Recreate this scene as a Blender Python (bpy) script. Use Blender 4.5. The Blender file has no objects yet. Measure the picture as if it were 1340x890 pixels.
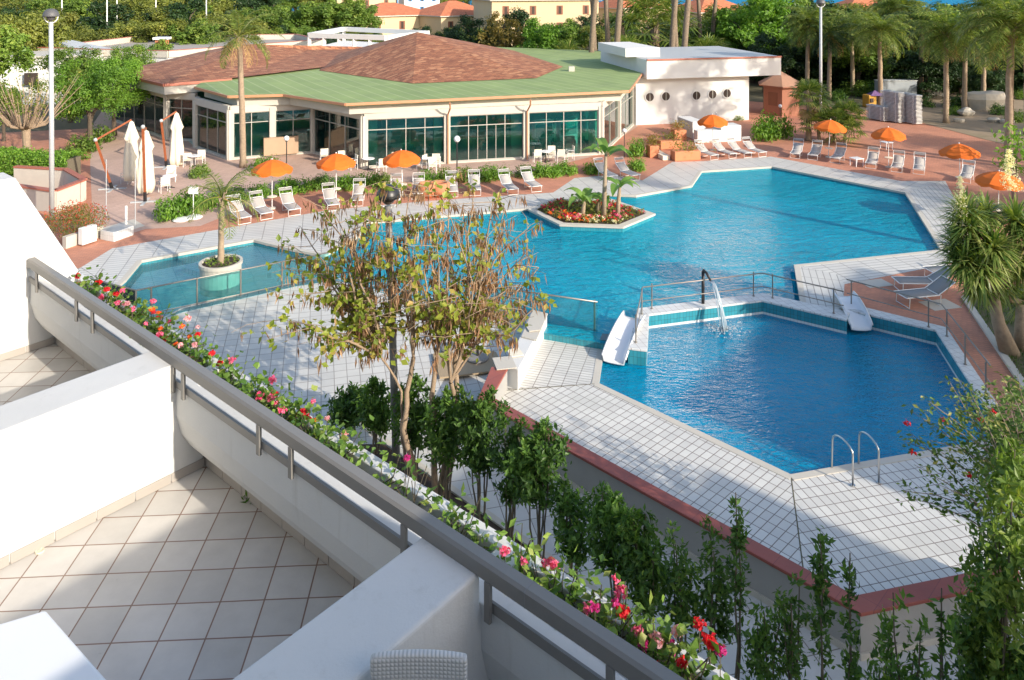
# Hotel terrace above a pool: built in metres, main pool terrace at z = 0
import bpy, math, random
import numpy as np
from mathutils import Vector, Matrix
from mathutils.geometry import tessellate_polygon

random.seed(7)
RNG = np.random.default_rng(7)
R = math.radians
SC = bpy.context.scene
COL = SC.collection

# ---- survey of the place: camera 12 m above the pool terrace, looking level along +Y, lens shifted down
F, HY, HX, H = 1000.0, -22.0, 670.0, 12.0
def at(x, y, z=0.0):
    """survey reading (x, y) taken from the camera spot, of a point lying at height z"""
    Y = F * (H - z) / (y - HY)
    return Vector(((x - HX) * Y / F, Y, z))
def at_d(x, y, Y):
    return Vector(((x - HX) * Y / F, Y, H - (y - HY) * Y / F))
def P2(pts, z=0.0):
    return [at(p[0], p[1], z).to_2d() for p in pts]

SUN_EL, SUN_AZ = R(23), math.atan2(0.76, -0.65)      # azimuth clockwise from +Y

# ------------------------------------------------------------------ mesh builder
class MB:
    def __init__(s):
        s.V = []; s.Fs = []; s.R = []; s.n = 0
    def add(s, V, Fc, rnd=None):
        V = np.asarray(V, dtype=np.float64).reshape(-1, 3)
        for f in Fc:
            s.Fs.append(tuple(int(i) + s.n for i in f))
        s.R.extend([random.random()] * len(Fc) if rnd is None else (rnd if hasattr(rnd, '__len__') else [rnd] * len(Fc)))
        s.V.append(V); s.n += len(V)
        return s
    def box(s, c, size, rotz=0.0, M=None):
        x, y, z = [d / 2 for d in size]
        v = np.array([(-x,-y,-z),(x,-y,-z),(x,y,-z),(-x,y,-z),(-x,-y,z),(x,-y,z),(x,y,z),(-x,y,z)])
        if M is None: M = Matrix.Rotation(rotz, 3, 'Z')
        v = v @ np.array(M).T + np.array(c)
        return s.add(v, [(0,3,2,1),(4,5,6,7),(0,1,5,4),(1,2,6,5),(2,3,7,6),(3,0,4,7)])
    def bar(s, p, q, w, h, up=(0,0,1)):
        p = Vector(p); q = Vector(q); d = q - p; L = d.length
        if L < 1e-6: return s
        y = d.normalized(); u = Vector(up)
        if abs(y.dot(u)) > .98: u = Vector((1,0,0))
        x = y.cross(u).normalized(); z = x.cross(y)
        M = Matrix((x, y, z)).transposed()
        return s.box((p + q) / 2, (w, L, h), M=M)
    def tube(s, pts, r, n=8, cap=True):
        pts = [Vector(p) for p in pts]; k = len(pts)
        rs = [r] * k if not hasattr(r, '__len__') else list(r)
        V = []; prev = None
        for i, p in enumerate(pts):
            d = (pts[min(i + 1, k - 1)] - pts[max(i - 1, 0)])
            d = d.normalized() if d.length > 1e-9 else Vector((0,0,1))
            if prev is None:
                a = d.orthogonal().normalized()
            else:
                a = prev - d * prev.dot(d)
                a = a.normalized() if a.length > 1e-6 else d.orthogonal().normalized()
            prev = a; b = d.cross(a)
            for j in range(n):
                t = 2 * math.pi * j / n
                V.append(p + (a * math.cos(t) + b * math.sin(t)) * rs[i])
        Fc = []
        for i in range(k - 1):
            for j in range(n):
                j2 = (j + 1) % n
                Fc.append((i*n+j, i*n+j2, (i+1)*n+j2, (i+1)*n+j))
        if cap:
            Fc.append(tuple(range(n))[::-1]); Fc.append(tuple((k-1)*n + j for j in range(n)))
        return s.add([tuple(v) for v in V], Fc, random.random())
    def prism(s, poly, z0, z1, top=True, bottom=True):
        poly = [tuple(p)[:2] for p in poly]; n = len(poly)
        A = sum(poly[i][0]*poly[(i+1)%n][1]-poly[(i+1)%n][0]*poly[i][1] for i in range(n))
        if A < 0: poly = poly[::-1]
        V = [(x, y, z0) for x, y in poly] + [(x, y, z1) for x, y in poly]
        Fc = [(i, (i+1)%n, n+(i+1)%n, n+i) for i in range(n)]
        if top: Fc.append(tuple(range(n, 2*n)))
        if bottom: Fc.append(tuple(range(n))[::-1])
        return s.add(V, Fc)
    def sheet(s, outer, holes=(), z=0.0):
        loops = [[Vector((p[0], p[1], 0)) for p in l] for l in [outer, *holes]]
        tris = tessellate_polygon(loops)
        V = [(v.x, v.y, z) for l in loops for v in l]
        Fc = []
        for a, b, c in tris:
            ar = (V[b][0]-V[a][0])*(V[c][1]-V[a][1])-(V[c][0]-V[a][0])*(V[b][1]-V[a][1])
            Fc.append((a, b, c) if ar > 0 else (c, b, a))
        return s.add(V, Fc)
    def walls(s, poly, z0, z1, flip=False, closed=True):
        n = len(poly); V = [(p[0], p[1], z0) for p in poly] + [(p[0], p[1], z1) for p in poly]
        return s.add(V, [((i, (i+1)%n, n+(i+1)%n, n+i)[::-1] if flip else (i, (i+1)%n, n+(i+1)%n, n+i)) for i in range(n if closed else n - 1)])
    def lathe(s, prof, c=(0,0,0), n=16, fn=None):
        V = []
        for i, (r, z) in enumerate(prof):
            for j in range(n):
                t = 2*math.pi*j/n
                rr = r * (fn(t, z) if fn else 1)
                V.append((c[0]+rr*math.cos(t), c[1]+rr*math.sin(t), c[2]+z))
        Fc = []
        for i in range(len(prof)-1):
            for j in range(n):
                Fc.append((i*n+j, i*n+(j+1)%n, (i+1)*n+(j+1)%n, (i+1)*n+j))
        Fc.append(tuple(range(n))[::-1]); Fc.append(tuple((len(prof)-1)*n+j for j in range(n)))
        return s.add(V, Fc)
    def ball(s, c, r, n=12, sz=1.0):
        k = n // 2
        return s.lathe([(max(1e-3, r*math.sin(math.pi*i/k)), -r*sz*math.cos(math.pi*i/k)) for i in range(k+1)], c, n)
    def leaves(s, pos, nrm, L, W, rnd, fold=.25, droop=0.0):
        """one folded diamond leaf at every pos, lying along a random direction across nrm"""
        pos = np.asarray(pos); m = len(pos)
        nrm = nrm / np.maximum(np.linalg.norm(nrm, axis=1, keepdims=True), 1e-6)
        t = RNG.normal(size=(m, 3)); t[:, 2] -= droop
        t -= nrm * (t * nrm).sum(1, keepdims=True)
        t /= np.maximum(np.linalg.norm(t, axis=1, keepdims=True), 1e-6)
        b = np.cross(nrm, t)
        sc = RNG.uniform(.7, 1.25, (m, 1))
        L = L * sc; W = W * sc
        v0 = pos; v1 = pos + t*L*.45 + b*W*.5 + nrm*W*fold
        v2 = pos + t*L; v3 = pos + t*L*.45 - b*W*.5 + nrm*W*fold
        V = np.stack([v0, v1, v2, v3], 1).reshape(-1, 3)
        base = np.arange(m) * 4
        Fc = np.stack([base, base+1, base+2, base+3], 1).tolist()
        return s.add(V, Fc, list(rnd))
    def discs(s, pos, nrm, rad, rnd, k=6):
        """roundish cupped leaves"""
        pos = np.asarray(pos); m = len(pos)
        nrm = nrm / np.maximum(np.linalg.norm(nrm, axis=1, keepdims=True), 1e-6)
        t = np.cross(nrm, RNG.normal(size=(m, 3))); t /= np.maximum(np.linalg.norm(t, axis=1, keepdims=True), 1e-6); b = np.cross(nrm, t)
        r = rad * RNG.uniform(.6, 1.2, (m, 1)); V = []
        for j in range(k):
            a = 2 * math.pi * j / k
            V.append(pos + t * r * math.cos(a) * (1.1 if j else .55) + b * r * math.sin(a) + nrm * r * (.18 if j % 2 else -.05))
        V = np.stack(V, 1).reshape(-1, 3); base = np.arange(m) * k
        return s.add(V, np.stack([base + j for j in range(k)], 1).tolist(), list(rnd))
    def build(s, name, mat, parent=None, smooth=False, bevel=0.0, seg=2, origin=None):
        me = bpy.data.meshes.new(name)
        V = np.concatenate(s.V) if s.V else np.zeros((0, 3))
        o = bpy.data.objects.new(name, me); COL.objects.link(o)
        off = Vector((0, 0, 0))
        if parent is not None:
            o.parent = parent
            q = parent
            while q is not None: off += q.location; q = q.parent
        elif origin is not None:
            off = Vector(origin); o.location = off
        V = V - np.array(off)
        me.vertices.add(len(V)); me.vertices.foreach_set('co', V.astype(np.float32).ravel())
        ls = np.array([len(f) for f in s.Fs], dtype=np.int32)
        li = np.fromiter((i for f in s.Fs for i in f), dtype=np.int32, count=int(ls.sum()))
        me.loops.add(len(li)); me.loops.foreach_set('vertex_index', li)
        me.polygons.add(len(ls))
        me.polygons.foreach_set('loop_start', np.concatenate([[0], np.cumsum(ls)[:-1]]).astype(np.int32))
        try: me.polygons.foreach_set('loop_total', ls)
        except Exception: pass
        me.update(calc_edges=True); me.validate()
        if len(me.polygons) == len(s.R):
            a = me.attributes.new('rnd', 'FLOAT', 'FACE'); a.data.foreach_set('value', np.array(s.R, dtype=np.float32))
        me.materials.append(mat)
        me.polygons.foreach_set('use_smooth', np.full(len(me.polygons), bool(smooth)))
        if bevel:
            m = o.modifiers.new('bevel', 'BEVEL'); m.width = bevel; m.segments = seg; m.limit_method = 'ANGLE'; m.angle_limit = R(40)
        return o

def tag(o, label=None, cat=None, group=None, kind=None):
    if label: o['label'] = label
    if cat: o['category'] = cat
    if group: o['group'] = group
    if kind: o['kind'] = kind
    return o
def thing(name, label, cat, loc=(0,0,0), group=None):
    o = bpy.data.objects.new(name, None); COL.objects.link(o)
    o.location = Vector(loc); o.empty_display_size = .2
    return tag(o, label, cat, group)
def structure(mb, name, mat, **k):
    o = mb.build(name, mat, **k); o['kind'] = 'structure'; return o
def copy_tree(o, parent=None):
    c = o.copy(); COL.objects.link(c); c.parent = parent
    for ch in list(o.children): copy_tree(ch, c)
    return c
_used = set()
def place(proto, loc, rz=0.0, label=None, group=None, scale=1.0, rot=None):
    """stand a prototype at loc: the first call moves the prototype itself, later ones copy it with its parts"""
    if proto.name in _used: o = copy_tree(proto)
    else: o = proto; _used.add(proto.name)
    o.location = Vector(loc); o.rotation_euler = rot if rot else (0, 0, rz)
    o.scale = scale if hasattr(scale, '__len__') else (scale,) * 3
    if label: o['label'] = label
    if group: o['group'] = group
    return o

# ------------------------------------------------------------------ materials
def newmat(name):
    m = bpy.data.materials.new(name); m.use_nodes = True
    nt = m.node_tree; nt.nodes.clear()
    out = nt.nodes.new('ShaderNodeOutputMaterial')
    return m, nt, out
def nd(nt, typ, ins=None, **attrs):
    n = nt.nodes.new('ShaderNode' + typ)
    for k, v in attrs.items(): setattr(n, k, v)
    for k, v in (ins or {}).items():
        if isinstance(v, bpy.types.NodeSocket): nt.links.new(v, n.inputs[k])
        else:
            if isinstance(v, (tuple, list)) and len(v) == 3 and n.inputs[k].type == 'RGBA': v = (*v, 1)
            n.inputs[k].default_value = v
    return n
def mixc(nt, fac, a, b, blend='MIX'):
    n = nt.nodes.new('ShaderNodeMix'); n.data_type = 'RGBA'; n.blend_type = blend
    for idx, v in ((0, fac), (6, a), (7, b)):
        if isinstance(v, bpy.types.NodeSocket): nt.links.new(v, n.inputs[idx])
        else: n.inputs[idx].default_value = (*v, 1) if isinstance(v, (tuple, list)) and len(v) == 3 else v
    return n.outputs[2]
def vary(col, k): return tuple(max(0, min(1, c * k)) for c in col)
def coords(nt, kind='obj'):
    if kind == 'pos': return nd(nt, 'NewGeometry').outputs['Position']
    return nd(nt, 'TexCoord').outputs['Object']
def pbr(name, col, rough=.6, var=.12, scale=3.0, bump=0.0, bscale=60.0, metal=0.0, spec=.5, kind='pos', dirt=None, rnd=0.0):
    m, nt, out = newmat(name)
    co = coords(nt, kind)
    nz = nd(nt, 'TexNoise', {'Vector': co, 'Scale': scale, 'Detail': 5.0, 'Roughness': .6})
    c = mixc(nt, nz.outputs['Fac'], vary(col, 1 - var), vary(col, 1 + var))
    if dirt:
        n2 = nd(nt, 'TexNoise', {'Vector': co, 'Scale': scale * .35, 'Detail': 6.0, 'Roughness': .7})
        rp = nd(nt, 'MapRange', {'Value': n2.outputs['Fac'], 'From Min': .52, 'From Max': .75, 'To Max': .55})
        c = mixc(nt, rp.outputs[0], c, dirt)
    if rnd:
        a = nd(nt, 'Attribute', attribute_name='rnd')
        k = nd(nt, 'MapRange', {'Value': a.outputs['Fac'], 'To Min': 1 - rnd, 'To Max': 1 + rnd})
        c = mixc(nt, 1.0, c, k.outputs[0], 'MULTIPLY')
    b = nd(nt, 'BsdfPrincipled', {'Base Color': c, 'Roughness': rough, 'Metallic': metal, 'Specular IOR Level': spec})
    if bump:
        n3 = nd(nt, 'TexNoise', {'Vector': co, 'Scale': bscale, 'Detail': 4.0})
        bp = nd(nt, 'Bump', {'Height': n3.outputs['Fac'], 'Strength': bump, 'Distance': .02})
        nt.links.new(bp.outputs[0], b.inputs['Normal'])
    nt.links.new(b.outputs[0], out.inputs[0])
    return m
def leafmat(name, c1, c2, trans=.35, rough=.45, c3=None, hue=.0):
    m, nt, out = newmat(name)
    a = nd(nt, 'Attribute', attribute_name='rnd')
    rp = nd(nt, 'ValToRGB', {'Fac': a.outputs['Fac']})
    e = rp.color_ramp.elements
    e[0].color = (*c1, 1); e[1].color = (*c2, 1)
    if c3:
        e[1].position = .8; n = e.new(1.0); n.color = (*c3, 1)
    oi = nd(nt, 'ObjectInfo')
    k = nd(nt, 'MapRange', {'Value': oi.outputs['Random'], 'To Min': .82, 'To Max': 1.18})
    col = mixc(nt, 1.0, rp.outputs[0], k.outputs[0], 'MULTIPLY')
    p = nd(nt, 'BsdfPrincipled', {'Base Color': col, 'Roughness': rough, 'Specular IOR Level': .35})
    tcol = mixc(nt, 1.0, col, (1.5, 1.5, .6), 'MULTIPLY')
    t = nd(nt, 'BsdfTranslucent', {'Color': tcol})
    mx = nd(nt, 'MixShader', {0: trans, 1: p.outputs[0], 2: t.outputs[0]})
    nt.links.new(mx.outputs[0], out.inputs[0])
    return m
def tile(name, ang, bw, bh, mortar, c1, c2, cm, rough=.35, var=.10, bump=.35, shift=(0, 0), nscale=1.2, offset=0.0, dirt=None, grime=.35):
    """tiles laid square along direction ang (radians), grout between"""
    m, nt, out = newmat(name)
    pos = coords(nt, 'pos')
    mp = nd(nt, 'Mapping', {'Vector': pos, 'Rotation': (0, 0, -ang), 'Location': (shift[0], shift[1], 0)})
    wob = nd(nt, 'TexNoise', {'Vector': pos, 'Scale': .6, 'Detail': 2.0})
    vv = nd(nt, 'VectorMath', {0: wob.outputs['Color'], 1: (.02, .02, 0)}, operation='MULTIPLY')
    va = nd(nt, 'VectorMath', {0: mp.outputs[0], 1: vv.outputs[0]}, operation='ADD')
    br = nd(nt, 'TexBrick', {'Vector': va.outputs[0], 'Color1': c1, 'Color2': c2, 'Mortar': cm, 'Scale': 1.0, 'Mortar Size': mortar,
                             'Mortar Smooth': .15, 'Brick Width': bw, 'Row Height': bh, 'Bias': 0.0}, offset=offset, squash=1.0)
    nz = nd(nt, 'TexNoise', {'Vector': pos, 'Scale': nscale, 'Detail': 6.0, 'Roughness': .65})
    k = nd(nt, 'MapRange', {'Value': nz.outputs['Fac'], 'From Min': .25, 'From Max': .75, 'To Min': 1 - var, 'To Max': 1 + var})
    c = mixc(nt, 1.0, br.outputs['Color'], k.outputs[0], 'MULTIPLY')
    if dirt:
        n2 = nd(nt, 'TexNoise', {'Vector': pos, 'Scale': .45, 'Detail': 8.0, 'Roughness': .72})
        rp = nd(nt, 'MapRange', {'Value': n2.outputs['Fac'], 'From Min': .5, 'From Max': .78, 'To Max': grime})
        c = mixc(nt, rp.outputs[0], c, dirt)
    rr = nd(nt, 'MapRange', {'Value': nz.outputs['Fac'], 'To Min': rough * .7, 'To Max': min(1, rough * 1.4)})
    b = nd(nt, 'BsdfPrincipled', {'Base Color': c, 'Roughness': rr.outputs[0], 'Specular IOR Level': .4})
    bp = nd(nt, 'Bump', {'Height': br.outputs['Fac'], 'Strength': bump, 'Distance': .004}, invert=True)
    n4 = nd(nt, 'TexNoise', {'Vector': pos, 'Scale': 9.0, 'Detail': 3.0})
    b2 = nd(nt, 'Bump', {'Height': n4.outputs['Fac'], 'Strength': .25, 'Distance': .012, 'Normal': bp.outputs[0]})
    nt.links.new(b2.outputs[0], b.inputs['Normal'])
    nt.links.new(b.outputs[0], out.inputs[0])
    return m
def walltile(name, bw, bh, mortar, c1, c2, cm, rough=.2, z0=0.0):
    """tiles on upright faces: runs along the face, courses by height"""
    m, nt, out = newmat(name)
    g = nd(nt, 'NewGeometry')
    tan = nd(nt, 'VectorMath', {0: g.outputs['True Normal'], 1: (0, 0, 1)}, operation='CROSS_PRODUCT')
    dt = nd(nt, 'VectorMath', {0: g.outputs['Position'], 1: tan.outputs[0]}, operation='DOT_PRODUCT')
    sp = nd(nt, 'SeparateXYZ', {0: g.outputs['Position']})
    zz = nd(nt, 'Math', {0: sp.outputs[2], 1: -z0}, operation='ADD')
    cb = nd(nt, 'CombineXYZ', {0: dt.outputs['Value'], 1: zz.outputs[0]})
    br = nd(nt, 'TexBrick', {'Vector': cb.outputs[0], 'Color1': c1, 'Color2': c2, 'Mortar': cm, 'Scale': 1.0, 'Mortar Size': mortar,
                             'Mortar Smooth': .1, 'Brick Width': bw, 'Row Height': bh}, offset=0.0, squash=1.0)
    b = nd(nt, 'BsdfPrincipled', {'Base Color': br.outputs['Color'], 'Roughness': rough})
    bp = nd(nt, 'Bump', {'Height': br.outputs['Fac'], 'Strength': .4, 'Distance': .004}, invert=True)
    nt.links.new(bp.outputs[0], b.inputs['Normal'])
    nt.links.new(b.outputs[0], out.inputs[0])
    return m
def glassmat(name, tint, body=None, bfac=.0, rough=.0, refl=1.45):
    m, nt, out = newmat(name)
    t = nd(nt, 'BsdfTransparent', {'Color': tint})
    base = t.outputs[0]
    if body:
        d = nd(nt, 'BsdfDiffuse', {'Color': body})
        base = nd(nt, 'MixShader', {0: bfac, 1: base, 2: d.outputs[0]}).outputs[0]
    g = nd(nt, 'BsdfGlossy', {'Color': (1, 1, 1), 'Roughness': rough})
    fr = nd(nt, 'Fresnel', {'IOR': refl})
    mx = nd(nt, 'MixShader', {0: fr.outputs[0], 1: base, 2: g.outputs[0]})
    nt.links.new(mx.outputs[0], out.inputs[0])
    return m
def watermat(name, tint, body, bfac, s1=1.3, strength=.5):
    """pool water: clear tinted body with suspended scatter, rippled surface"""
    m, nt, out = newmat(name)
    pos = coords(nt, 'pos')
    mp = nd(nt, 'Mapping', {'Vector': pos, 'Rotation': (0, 0, R(25)), 'Scale': (1.0, 2.1, 1.0)})
    n1 = nd(nt, 'TexNoise', {'Vector': mp.outputs[0], 'Scale': s1, 'Detail': 3.0, 'Roughness': .55, 'Distortion': .6})
    n2 = nd(nt, 'TexNoise', {'Vector': mp.outputs[0], 'Scale': s1 * 3.6, 'Detail': 3.0, 'Roughness': .6, 'Distortion': .9})
    nl = nd(nt, 'TexNoise', {'Vector': pos, 'Scale': .16, 'Detail': 2.0})
    amp = nd(nt, 'MapRange', {'Value': nl.outputs['Fac'], 'From Min': .35, 'From Max': .65, 'To Min': .35, 'To Max': 1.0})
    ad = nd(nt, 'Math', {0: n2.outputs['Fac'], 1: .45}, operation='MULTIPLY')
    hh = nd(nt, 'Math', {0: n1.outputs['Fac'], 1: ad.outputs[0]}, operation='ADD')
    ha = nd(nt, 'Math', {0: hh.outputs[0], 1: amp.outputs[0]}, operation='MULTIPLY')
    bp = nd(nt, 'Bump', {'Height': ha.outputs[0], 'Strength': strength, 'Distance': .34})
    t = nd(nt, 'BsdfTransparent', {'Color': tint})
    d = nd(nt, 'BsdfDiffuse', {'Color': body, 'Normal': bp.outputs[0]})
    mb = nd(nt, 'MixShader', {0: bfac, 1: t.outputs[0], 2: d.outputs[0]})
    g = nd(nt, 'BsdfGlossy', {'Color': (1, 1, 1), 'Roughness': .04, 'Normal': bp.outputs[0]})
    fr = nd(nt, 'Fresnel', {'IOR': 1.25, 'Normal': bp.outputs[0]})
    mx = nd(nt, 'MixShader', {0: fr.outputs[0], 1: mb.outputs[0], 2: g.outputs[0]})
    nt.links.new(mx.outputs[0], out.inputs[0])
    return m

HEX = [R(-46), R(14), R(74)]
M = {}
def stuccomat():
    m, nt, out = newmat('white_stucco'); pos = coords(nt, 'pos')
    n1 = nd(nt, 'TexNoise', {'Vector': pos, 'Scale': 1.1, 'Detail': 6.0, 'Roughness': .65})
    c = mixc(nt, n1.outputs['Fac'], (.57, .57, .555), (.67, .67, .655))
    mp = nd(nt, 'Mapping', {'Vector': pos, 'Scale': (5.0, 5.0, .55)})
    n2 = nd(nt, 'TexNoise', {'Vector': mp.outputs[0], 'Scale': 1.6, 'Detail': 7.0, 'Roughness': .7})
    c = mixc(nt, nd(nt, 'MapRange', {'Value': n2.outputs['Fac'], 'From Min': .56, 'From Max': .78, 'To Max': .45}).outputs[0], c, (.44, .43, .395))
    n3 = nd(nt, 'TexNoise', {'Vector': pos, 'Scale': 14.0, 'Detail': 6.0, 'Roughness': .75})
    c = mixc(nt, nd(nt, 'MapRange', {'Value': n3.outputs['Fac'], 'From Min': .66, 'From Max': .74, 'To Max': .35}).outputs[0], c, (.42, .40, .37))
    b = nd(nt, 'BsdfPrincipled', {'Base Color': c, 'Roughness': .8, 'Specular IOR Level': .3})
    n4 = nd(nt, 'TexNoise', {'Vector': pos, 'Scale': 55.0, 'Detail': 5.0, 'Roughness': .6}); n5 = nd(nt, 'TexNoise', {'Vector': pos, 'Scale': 3.5, 'Detail': 3.0})
    b1 = nd(nt, 'Bump', {'Height': n4.outputs['Fac'], 'Strength': .35, 'Distance': .006}); b2 = nd(nt, 'Bump', {'Height': n5.outputs['Fac'], 'Strength': .25, 'Distance': .03, 'Normal': b1.outputs[0]})
    nt.links.new(b2.outputs[0], b.inputs['Normal']); nt.links.new(b.outputs[0], out.inputs[0]); return m
M['stucco'] = stuccomat()
M['stucco_far'] = pbr('white_plaster', (.66, .655, .63), .8, .05, .8, .05, 30, dirt=(.6, .58, .52))
M['cream'] = pbr('cream_plaster', (.60, .46, .28), .85, .07, .5, dirt=(.5, .42, .3))
M['grey_render'] = pbr('grey_render', (.36, .35, .33), .85, .10, 1.6, .2, 50, dirt=(.26, .26, .25))
M['white_paint'] = pbr('white_paint', (.78, .78, .77), .4, .04, 6)
M['white_metal'] = pbr('white_metal', (.75, .75, .74), .35, .04, 8, kind='obj')
M['offwhite'] = pbr('offwhite_concrete', (.52, .485, .42), .8, .08, 2, .1, 60, dirt=(.45, .43, .38))
M['rail_paint'] = pbr('grey_rail_paint', (.20, .19, .175), .42, .08, 8)
M['steel'] = pbr('steel', (.55, .55, .54), .28, .08, 10, metal=1.0)
M['bronze_rail'] = pbr('dull_steel', (.30, .28, .25), .42, .12, 10, metal=.7)
M['black_metal'] = pbr('black_metal', (.02, .02, .022), .4, .2, 10)
M['galv'] = pbr('galvanised_metal', (.42, .44, .45), .5, .10, 5)
M['dark_pole'] = pbr('weathered_pole', (.20, .20, .20), .6, .2, 7)
M['lamp_black'] = pbr('lamp_shade_black', (.02, .02, .022), .4, .2, 6)
M['lamp_grey'] = pbr('lamp_shade_grey', (.09, .09, .095), .55, .1, 6)
M['bark'] = pbr('bark', (.30, .22, .15), .9, .35, 9, .6, 40, kind='obj')
M['bark_grey'] = pbr('grey_bark', (.25, .20, .16), .9, .35, 9, .6, 40, kind='obj')
M['palm_dark'] = pbr('old_palm_trunk', (.20, .15, .105), .9, .6, 5, .8, 14, kind='obj')
M['palm_trunk'] = pbr('palm_trunk', (.30, .225, .155), .9, .5, 7, .7, 24, kind='obj')
M['palm_trunk_pale'] = pbr('pale_palm_trunk', (.33, .25, .17), .9, .45, 7, .6, 30, kind='obj')
M['stem'] = pbr('green_brown_stem', (.13, .11, .075), .8, .3, 12, kind='obj')
M['soil'] = pbr('soil', (.065, .042, .03), .95, .4, 18, .8, 60)
M['dark_soil'] = pbr('shaded_soil', (.12, .105, .06), .95, .3, .6, .4, 12, dirt=(.07, .09, .03))  # shade under the back palms is put into this dark soil colour
M['earth'] = pbr('earth', (.28, .21, .14), .95, .25, .6, .4, 12, dirt=(.16, .15, .07))
M['rock'] = pbr('rock', (.42, .38, .32), .9, .25, 2.5, .7, 6, kind='obj')
M['terracotta'] = pbr('terracotta', (.55, .21, .10), .8, .12, 5)
M['red_coping'] = tile('red_coping_tile', HEX[0], .62, 5.0, .006, (.33, .095, .07), (.275, .075, .06), (.2, .06, .055), .5, .15, .2, dirt=(.36, .16, .13))
M['red_trim'] = pbr('red_trim', (.38, .13, .085), .6, .12, 3)
M['copper'] = pbr('copper_gutter', (.50, .24, .13), .5, .12, 3)
M['orange'] = pbr('orange_canvas', (.66, .135, .008), .8, .08, 3, kind='obj')
M['canvas'] = pbr('cream_canvas', (.74, .68, .54), .85, .08, 4, .2, 30, kind='obj')
M['wood'] = pbr('orange_wood', (.30, .085, .03), .5, .2, 8, kind='obj')
M['hut_wood'] = pbr('hut_wood', (.30, .12, .07), .7, .2, 5)
M['hut_roof'] = pbr('hut_roof', (.36, .20, .13), .85, .2, 4, .3, 20)
M['sling'] = pbr('grey_sling', (.42, .39, .36), .75, .06, 10, .2, 200, kind='obj')
M['sling_dark'] = pbr('dark_sling', (.24, .235, .23), .7, .06, 10, .2, 200, kind='obj')
M['white_plastic'] = pbr('white_plastic', (.80, .81, .82), .28, .03, 3, kind='obj')
M['teal'] = pbr('teal_upholstery', (.02, .36, .34), .7, .15, 4)
M['interior'] = pbr('interior_dark', (.16, .27, .26), .8, .75, .9)
M['interior_floor'] = pbr('interior_floor', (.34, .42, .36), .3, .2, 1)
M['window_dark'] = pbr('window_dark', (.06, .045, .04), .2, .3, 1)
M['brown_shutter'] = pbr('brown_shutter', (.20, .07, .035), .6, .15, 3)
M['blue_shutter'] = pbr('blue_shutter', (.05, .20, .42), .6, .1, 3)
M['frame'] = pbr('window_frame', (.40, .39, .345), .5, .06, 3)
M['pane'] = glassmat('teal_pane', (.48, .84, .79), (.012, .10, .095), .12, .01, 1.75)
M['fence_glass'] = glassmat('fence_glass', (.62, .88, .88), (.25, .55, .55), .05, .01, 1.25)
M['house_roof'] = tile('house_roof_tile', 0, .45, .30, .02, (.55, .19, .09), (.46, .15, .07), (.3, .1, .05), .8, .2, .6, offset=.5)
M['flat_roof'] = pbr('flat_roof', (.34, .31, .28), .9, .15, .8)
M['green_roof'] = tile('green_roof_felt', R(31), 1.0, 9.0, .06, (.25, .325, .12), (.22, .295, .105), (.32, .38, .18), .85, .16, .1, dirt=(.17, .24, .085), nscale=.5)
m_ = M['green_roof']

def shinglemat():
    m, nt, out = newmat('brown_shingles')
    pos = coords(nt, 'pos')
    mp = nd(nt, 'Mapping', {'Vector': pos, 'Rotation': (0, 0, R(-31))})
    br = nd(nt, 'TexBrick', {'Vector': mp.outputs[0], 'Color1': (.34, .135, .065), 'Color2': (.17, .062, .032), 'Mortar': (.13, .055, .04), 'Scale': 1.0,
                             'Mortar Size': .02, 'Brick Width': .5, 'Row Height': .24, 'Bias': -.1}, offset=.5, squash=1.0)
    wn = nd(nt, 'TexWhiteNoise', {'Vector': nd(nt, 'VectorMath', {0: mp.outputs[0], 1: (.5, .24, 99)}, operation='SNAP').outputs[0]})
    c = mixc(nt, nd(nt, 'MapRange', {'Value': wn.outputs['Value'], 'From Min': .72, 'From Max': .95, 'To Max': .85}).outputs[0], br.outputs[0], (.44, .22, .115))
    b = nd(nt, 'BsdfPrincipled', {'Base Color': c, 'Roughness': .9})
    bp = nd(nt, 'Bump', {'Height': br.outputs['Fac'], 'Strength': .5, 'Distance': .03}, invert=True)
    nt.links.new(bp.outputs[0], b.inputs['Normal'])
    nt.links.new(b.outputs[0], out.inputs[0])
    return m
M['shingle'] = shinglemat()

W1, W2, GR = (.60, .585, .54), (.54, .525, .49), (.20, .17, .155)
for i in range(3):
    M['deck%d' % i] = tile('deck_tile_%s' % 'abc'[i], HEX[i], .9, .26, .018, W1, W2, (.24, .22, .20), .4, .08, .3, dirt=(.56, .54, .49), grime=.5)
    M['near%d' % i] = tile('near_deck_tile_%s' % 'abc'[i], HEX[i], .40, .24, .007, (.76, .77, .76), (.71, .72, .72), (.24, .20, .18), .38, .07, .3, dirt=(.62, .61, .56), grime=.4)
M['court'] = tile('courtyard_tile', R(14), .40, .40, .013, (.58, .565, .525), (.49, .48, .45), (.25, .225, .20), .5, .10, .3, dirt=(.48, .47, .43), grime=.5)
M['path'] = tile('path_tile', R(14), .60, .60, .012, (.58, .58, .56), (.50, .51, .50), (.22, .20, .18), .55, .10, .3, dirt=(.45, .44, .40), grime=.5)
M['balcony_tile'] = None
M['red_paving'] = tile('red_paving', R(14), .24, .12, .008, (.56, .245, .15), (.47, .205, .13), (.36, .17, .11), .8, .16, .3, offset=.5, dirt=(.42, .26, .20), nscale=.5)
M['pale_paving'] = tile('pale_paving', R(52), .5, .25, .008, (.52, .36, .29), (.47, .325, .26), (.36, .25, .20), .8, .14, .3, offset=.5, dirt=(.40, .30, .25), nscale=.5)
M['pool_wall'] = walltile('blue_wall_tile', .125, .25, .005, (.03, .235, .30), (.05, .30, .37), (.05, .11, .12), .18)
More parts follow.
